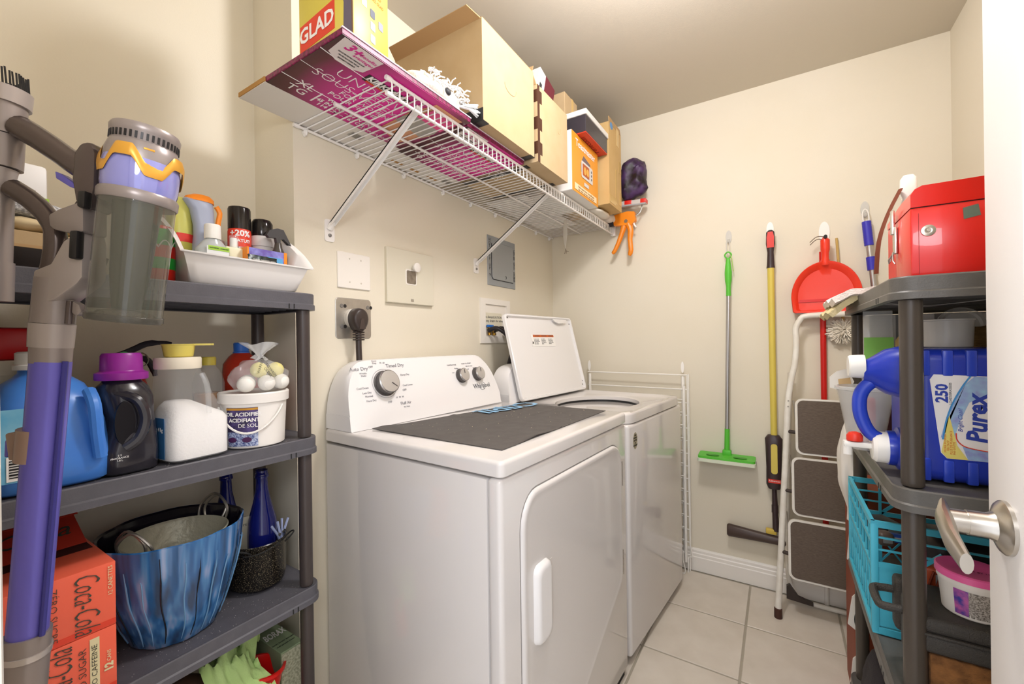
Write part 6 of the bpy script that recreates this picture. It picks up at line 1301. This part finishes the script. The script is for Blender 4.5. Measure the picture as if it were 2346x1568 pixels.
crumple('paper_bag', 'crumpled brown paper bag behind the near shelf post', 'bag', (.288, 1.385, T2), (.040, .035, .155), M('paper_brown', 'a58a58', .85, bump=.6, bscale=60), 21.3, amp=.018, fr=26)
crumple('dried_bundle', 'tan dried straw bundle at the right of the translucent tub', 'bundle', (.395, 1.32, T2+.20), (.05, .03, .045), M('straw_tan', 'b08c50', .9, col2='7a5a30', nscale=60, bump=.8, bscale=120, stretch=(1, 1, 8)), 22.1, amp=.02, fr=30)
t = thing('seed_packet', 'clear packet with a green label near the far shelf post', 'packet', (.222, 1.46, T2))
bm = BM(); b2(bm, -.03, .03, -.004, .004, .10, .345, bev=.002); obj('clear_bag', bm, CL2, t); bm = BM(); b2(bm, -.029, .031, -.0052, -.004, .215, .275); gl = obj('green_label', bm, M('label_leaf', '8fd060', .5), t, smooth=False)
bm = BM(); b2(bm, -.03, .03, -.003, .003, 0, .10); obj('dark_contents', bm, M('maroon_dark', '3c1418', .7), t, smooth=False)
# clear cup with a red box
t = thing('plastic_cup', 'tall clear plastic cup with a red packet inside beside the jug handle', 'cup', (.180, 1.352, T2))
bm = BM(); lathe(bm, [(.030, 0), (.033, .003), (.048, .10), (.057, .145), (.061, .147), (.061, .153), (.055, .155), (.046, .10), (.031, .006)], n=36); obj('cup_wall', bm, CL2, t)
bm = BM(); b2(bm, -.012, .018, -.014, .014, .008, .125, bev=.001); rp = obj('red_packet', bm, M('packet_red', 'd8746c', .5), t); lettering([('LS\nT', .022, (.004, -.0146, .045), X1, Z1)], WHITE, rp)
# white plastic bag hanging on the far post
bm = BM()
def bagfn(u, v):
    a = 2*PI*u; q = .012+.028*math.sin(PI*min(1, v*1.15))**.8; k = 1+.3*noise.noise(Vector((math.cos(a)*2, math.sin(a)*2, v*4)))
    return (.190+q*k*math.cos(a)*.75, 1.735+q*k*math.sin(a), .62+.32*(1-v)+.006*math.sin(6*a)*(1-v))
sheet(bm, bagfn, 28, 24); tag(obj('plastic_bag', bm, M('bag_white', 'e6e0d6', .5), None, ang=70), 'white plastic bag hanging between the ladder and right-hand shelving', 'plastic bag')
t = thing('bag_tag', 'tan tag with a white backing by the blue jug cap', 'tag', (.160, 1.60, 1.045))
bm = BM(); prism(bm, [(-.03, -.02), (.015, -.034), (.028, .0), (.012, .038), (-.012, .03), (-.03, .012)], (0, 0, .034), X1, Z1, .006); obj('white_card', bm, M('bag_white'), t)
bm = BM(); prism(bm, [(-.008, -.022), (.022, -.014), (.018, .012), (-.010, .006)], (0, -.007, .034), X1, Z1, .002); obj('tan_sticker', bm, M('tan_sticker', 'c8a878', .6), t)
# ---- milk crate
CRT = M('crate_teal', '48b4cc', .4)
t = thing('milk_crate', 'turquoise lattice milk crate full of tools on the right-hand shelving', 'crate', (.170, 1.222, T3+.0005)); CW, CD, CH = .345, .36, .25
bm = BM(); b2(bm, 0, CW, 0, CD, 0, .006, bev=.002); obj('crate_floor', bm, CRT, t)
def bar(nm, p0, p1, w_=.006, d_=.006):
    p0, p1 = Vector(p0), Vector(p1); dv = (p1-p0); L = dv.length; bm = BM(); rot = dv.to_track_quat('X', 'Z').to_matrix().to_4x4()
    box(bm, (L/2, 0, 0), (L, d_, w_), M4=Matrix.Translation(p0) @ rot); obj(nm, bm, CRT, t, smooth=False)
for x in (.006, CW-.006):
    for y in (.006, CD-.006):
        bm = BM(); b2(bm, x-.007, x+.007, y-.007, y+.007, .004, CH-.004, bev=.003); obj('corner_post', bm, CRT, t)
for z, hgt in ((CH-.006, .014), (.010, .012)):
    for y in (.003, CD-.003): bar('rim', (0, y, z), (CW, y, z), hgt, .007)
    for x in (.003, CW-.003): bar('rim', (x, 0, z), (x, CD, z), hgt, .007)
for y in (.003, CD-.003):
    for z in (CH-.035, CH-.062): bar('slat', (.01, y, z), (CW-.01, y, z), .004, .004)
    for z in (CH-.095, CH-.135): bar('slat', (.01, y, z), (CW-.01, y, z), .012, .005)
    for x in (.07, CW/2-.04, CW/2+.06, CW-.07): bar('upright', (x, y, .01), (x, y, CH-.01), .006, .006)
    bm = BM(); b2(bm, .012, .069, y-.0012, y+.0012, .02, CH-.10); obj('side_panel', bm, CRT, t, smooth=False)
    for k in range(4):
        xa = .07+.05*k; bar('lattice', (xa, y, .02), (xa+.05, y, .09), .004, .004); bar('lattice', (xa+.05, y, .02), (xa, y, .09), .004, .004)
    bar('lattice', (.07, y, CH-.095), (.115, y, CH-.05), .007, .005); bar('lattice', (CW-.07, y, CH-.095), (CW-.115, y, CH-.05), .007, .005)
for x in (.003, CW-.003):
    for k in range(9):
        ya = .02+.036*k; bar('lattice', (x, ya, .03), (x, ya+.036, .14), .004, .004); bar('lattice', (x, ya+.036, .03), (x, ya, .14), .004, .004)
    for z in (.145, .20): bar('slat', (x, .01, z), (x, CD-.01, z), .010, .005)
    for k in range(1, 8): bar('upright', (x, .045*k, .14), (x, .045*k, CH-.01), .004, .005)
ZC = T3+.007
for (nm, lb, x, y, z, s, rz, col) in (('battery_pack', 'black and silver battery pack in the turquoise crate', .225, 1.44, .15, (.05, .07, .03), .5, '2b2b2c'), ('pliers_handle', 'blue plastic handle in the turquoise crate', .235, 1.30, .178, (.055, .02, .018), .1, '2a50a8'), ('drill_case', 'brown leather pouch in the turquoise crate', .202, 1.285, .172, (.03, .03, .03), .3, '5a4a40'), ('extension_reel', 'orange cord bundle in the turquoise crate', .30, 1.235, .115, (.09, .03, .05), 0, 'b8502a'), ('parts_tin', 'yellow tin at the bottom of the turquoise crate', .285, 1.235, .012, (.12, .03, .09), 0, 'cdb83e'), ('cable_bundle', 'black cable bundle at the back of the turquoise crate', .35, 1.42, .012, (.14, .14, .17), .2, '2a2426')):
    t = thing(nm, lb, 'tool', (x, y, ZC+z), rz); bm = BM(); b2(bm, -s[0]/2, s[0]/2, -s[1]/2, s[1]/2, 0, s[2], bev=min(s)*.25, seg=3); obj('casing', bm, M('tool_'+col, col, .4), t)
    bm = BM(); b2(bm, -s[0]*.3, s[0]*.3, -s[1]/2-.0008, -s[1]/2+.001, s[2]*.3, s[2]*.75, bev=.0006); obj('face_plate', bm, M('tool_grey', 'a8a6a2', .4, .3), t)
    if nm == 'extension_reel':
        for k in range(7):
            bm = BM(); tube(bm, [(-.04+.012*k, -.017, .006), (-.03+.012*k, -.018, .044)], .0022, n=6); obj('cord_turn', bm, M('cord_orange_dark', '7a2e14', .5), t)
# ---- black case and pink tub
t = thing('cork_block', 'rough brown cork block under the black tool case', 'block', (.30, 1.105, T3)); bm = BM(); b2(bm, -.075, .20, -.06, .075, 0, .086, bev=.004); obj('cork_slab', bm, M('cork', '8a5c30', .95, col2='5c3a1c', nscale=40, namt=.4, bump=1., bscale=120), t)
BK = M('case_black', '38342f', .5, bump=.5, bscale=500)
t = thing('tool_case', 'textured black plastic tool case with a side handle', 'tool case', (.215, 1.042, T3+.087))
bm = BM(); b2(bm, .0, .31, .0, .150, .0, .034, bev=.008, seg=3); obj('base_shell', bm, BK, t)
bm = BM(); b2(bm, .0, .31, .0, .150, .035, .064, bev=.010, seg=3); obj('lid_shell', bm, BK, t)
bm = BM(); b2(bm, -.003, .312, -.002, .152, .032, .037, bev=.0015); obj('seam_band', bm, BK, t)
for y in (.030, .105):
    bm = BM(); b2(bm, -.022, .010, y-.018, y+.018, -.020, .085, bev=.009, seg=3); obj('corner_guard', bm, BK, t)
bm = BM(); tube(bm, [(-.01, .028, .055), (-.048, .030, .053), (-.055, .045, .052), (-.055, .090, .052), (-.048, .105, .053), (-.01, .107, .055)], .0075, n=10, sm=3); obj('carry_handle', bm, BK, t)
ml = decal('embossed_mark', rect(.055, .035), (.09, .055, .0642), Vector((.8, .6, 0)), Vector((-.6, .8, 0)), M('case_mark', '55504a', .5), t); lettering([('////', .03, (.09, .055, .0650), Vector((.8, .6, 0)), Vector((-.6, .8, 0)))], M('stripe_grey'), ml)
t = thing('pink_tub', 'small white tub with a pink lid on the black tool case', 'tub', (.296, 1.106, T3+.1515)); TW = M('tub_white', 'e9e2d8', .4)
bm = BM(); lathe(bm, [(.038, 0), (.040, .002), (.045, .055), (.047, .058), (.047, .066), (.045, .067)], n=40); obj('tub_body', bm, TW, t)
bm = BM(); lathe(bm, [(.047, .066), (.0495, .067), (.0495, .078), (.047, .080), (.040, .080), (.036, .0785), (.022, .0785), (.020, .0775), (.001, .0775)], n=40); pl_ = obj('pink_lid', bm, M('lid_pink', 'e8609c', .4), t)
lettering([('BEST BY 11 26', .007, (.008, -.012, .0790), X1, Y1)], M('print_wine', '7a2048', .5), pl_)
avt = look(.296, 1.106); patch('label', (0, 0), .0404, avt-.55, avt-.10, .006, .052, M('label_indigo', '3a3c94', .5, col2='c860a0', nscale=70, namt=.3), t, r1=.0450); lbt = patch('fine_print_panel', (0, 0), .0404, avt-.10, avt+1.4, .006, .052, M('label_fine', 'b9b0a6', .6, col2='6d655c', nscale=420, namt=.2), t, r1=.0450)
# ---- things low down
t = thing('brown_carton', 'reddish brown carton standing on the floor beyond the right-hand shelving', 'carton', (.198, 1.742, 0)); RB = M('carton_rust', '8a3f22', .6)
bm = BM(); b2(bm, 0, .20, 0, .20, 0, .72, bev=.002, seg=1); obj('carton', bm, RB, t, smooth=False)
for z0, z1 in ((.02, .20), (.26, .40), (.47, .68)):
    bm = BM(); prism(bm, [(-.018, z0+.02), (.010, z0), (.016, z1), (-.006, z1-.03)], (0, -.001, 0), X1, Z1, .006); obj('white_panel', bm, M('bag_white'), t)
bm = BM(); prism(bm, ell(.020, .055, 18), (.008, -.0075, .30), X1, Z1, .003); obj('hand_hole', bm, M('gap_black'), t)
bm = BM()
crumple('black_bag', 'black fabric bag below the lowest visible right-hand tier', 'bag', (.228, 1.40, T4+.001), (.050, .10, .11), M('bag_black', '2b2629', .8, bump=.4, bscale=200), 31.0, amp=.014, fr=14)
t = thing('grey_crate', 'grey plastic storage box on the low tier behind the near post', 'box', (.40, 1.22, T4)); bm = BM(); loft(bm, [(0, 0, 0, .085, .14, 6), (.005, 0, 0, .09, .145, 6), (.26, 0, 0, .10, .155, 6), (.265, 0, 0, .105, .16, 6), (.28, 0, 0, .105, .16, 6)], n=36); obj('tub_shell', bm, M('storage_grey', '77777a', .5), t)
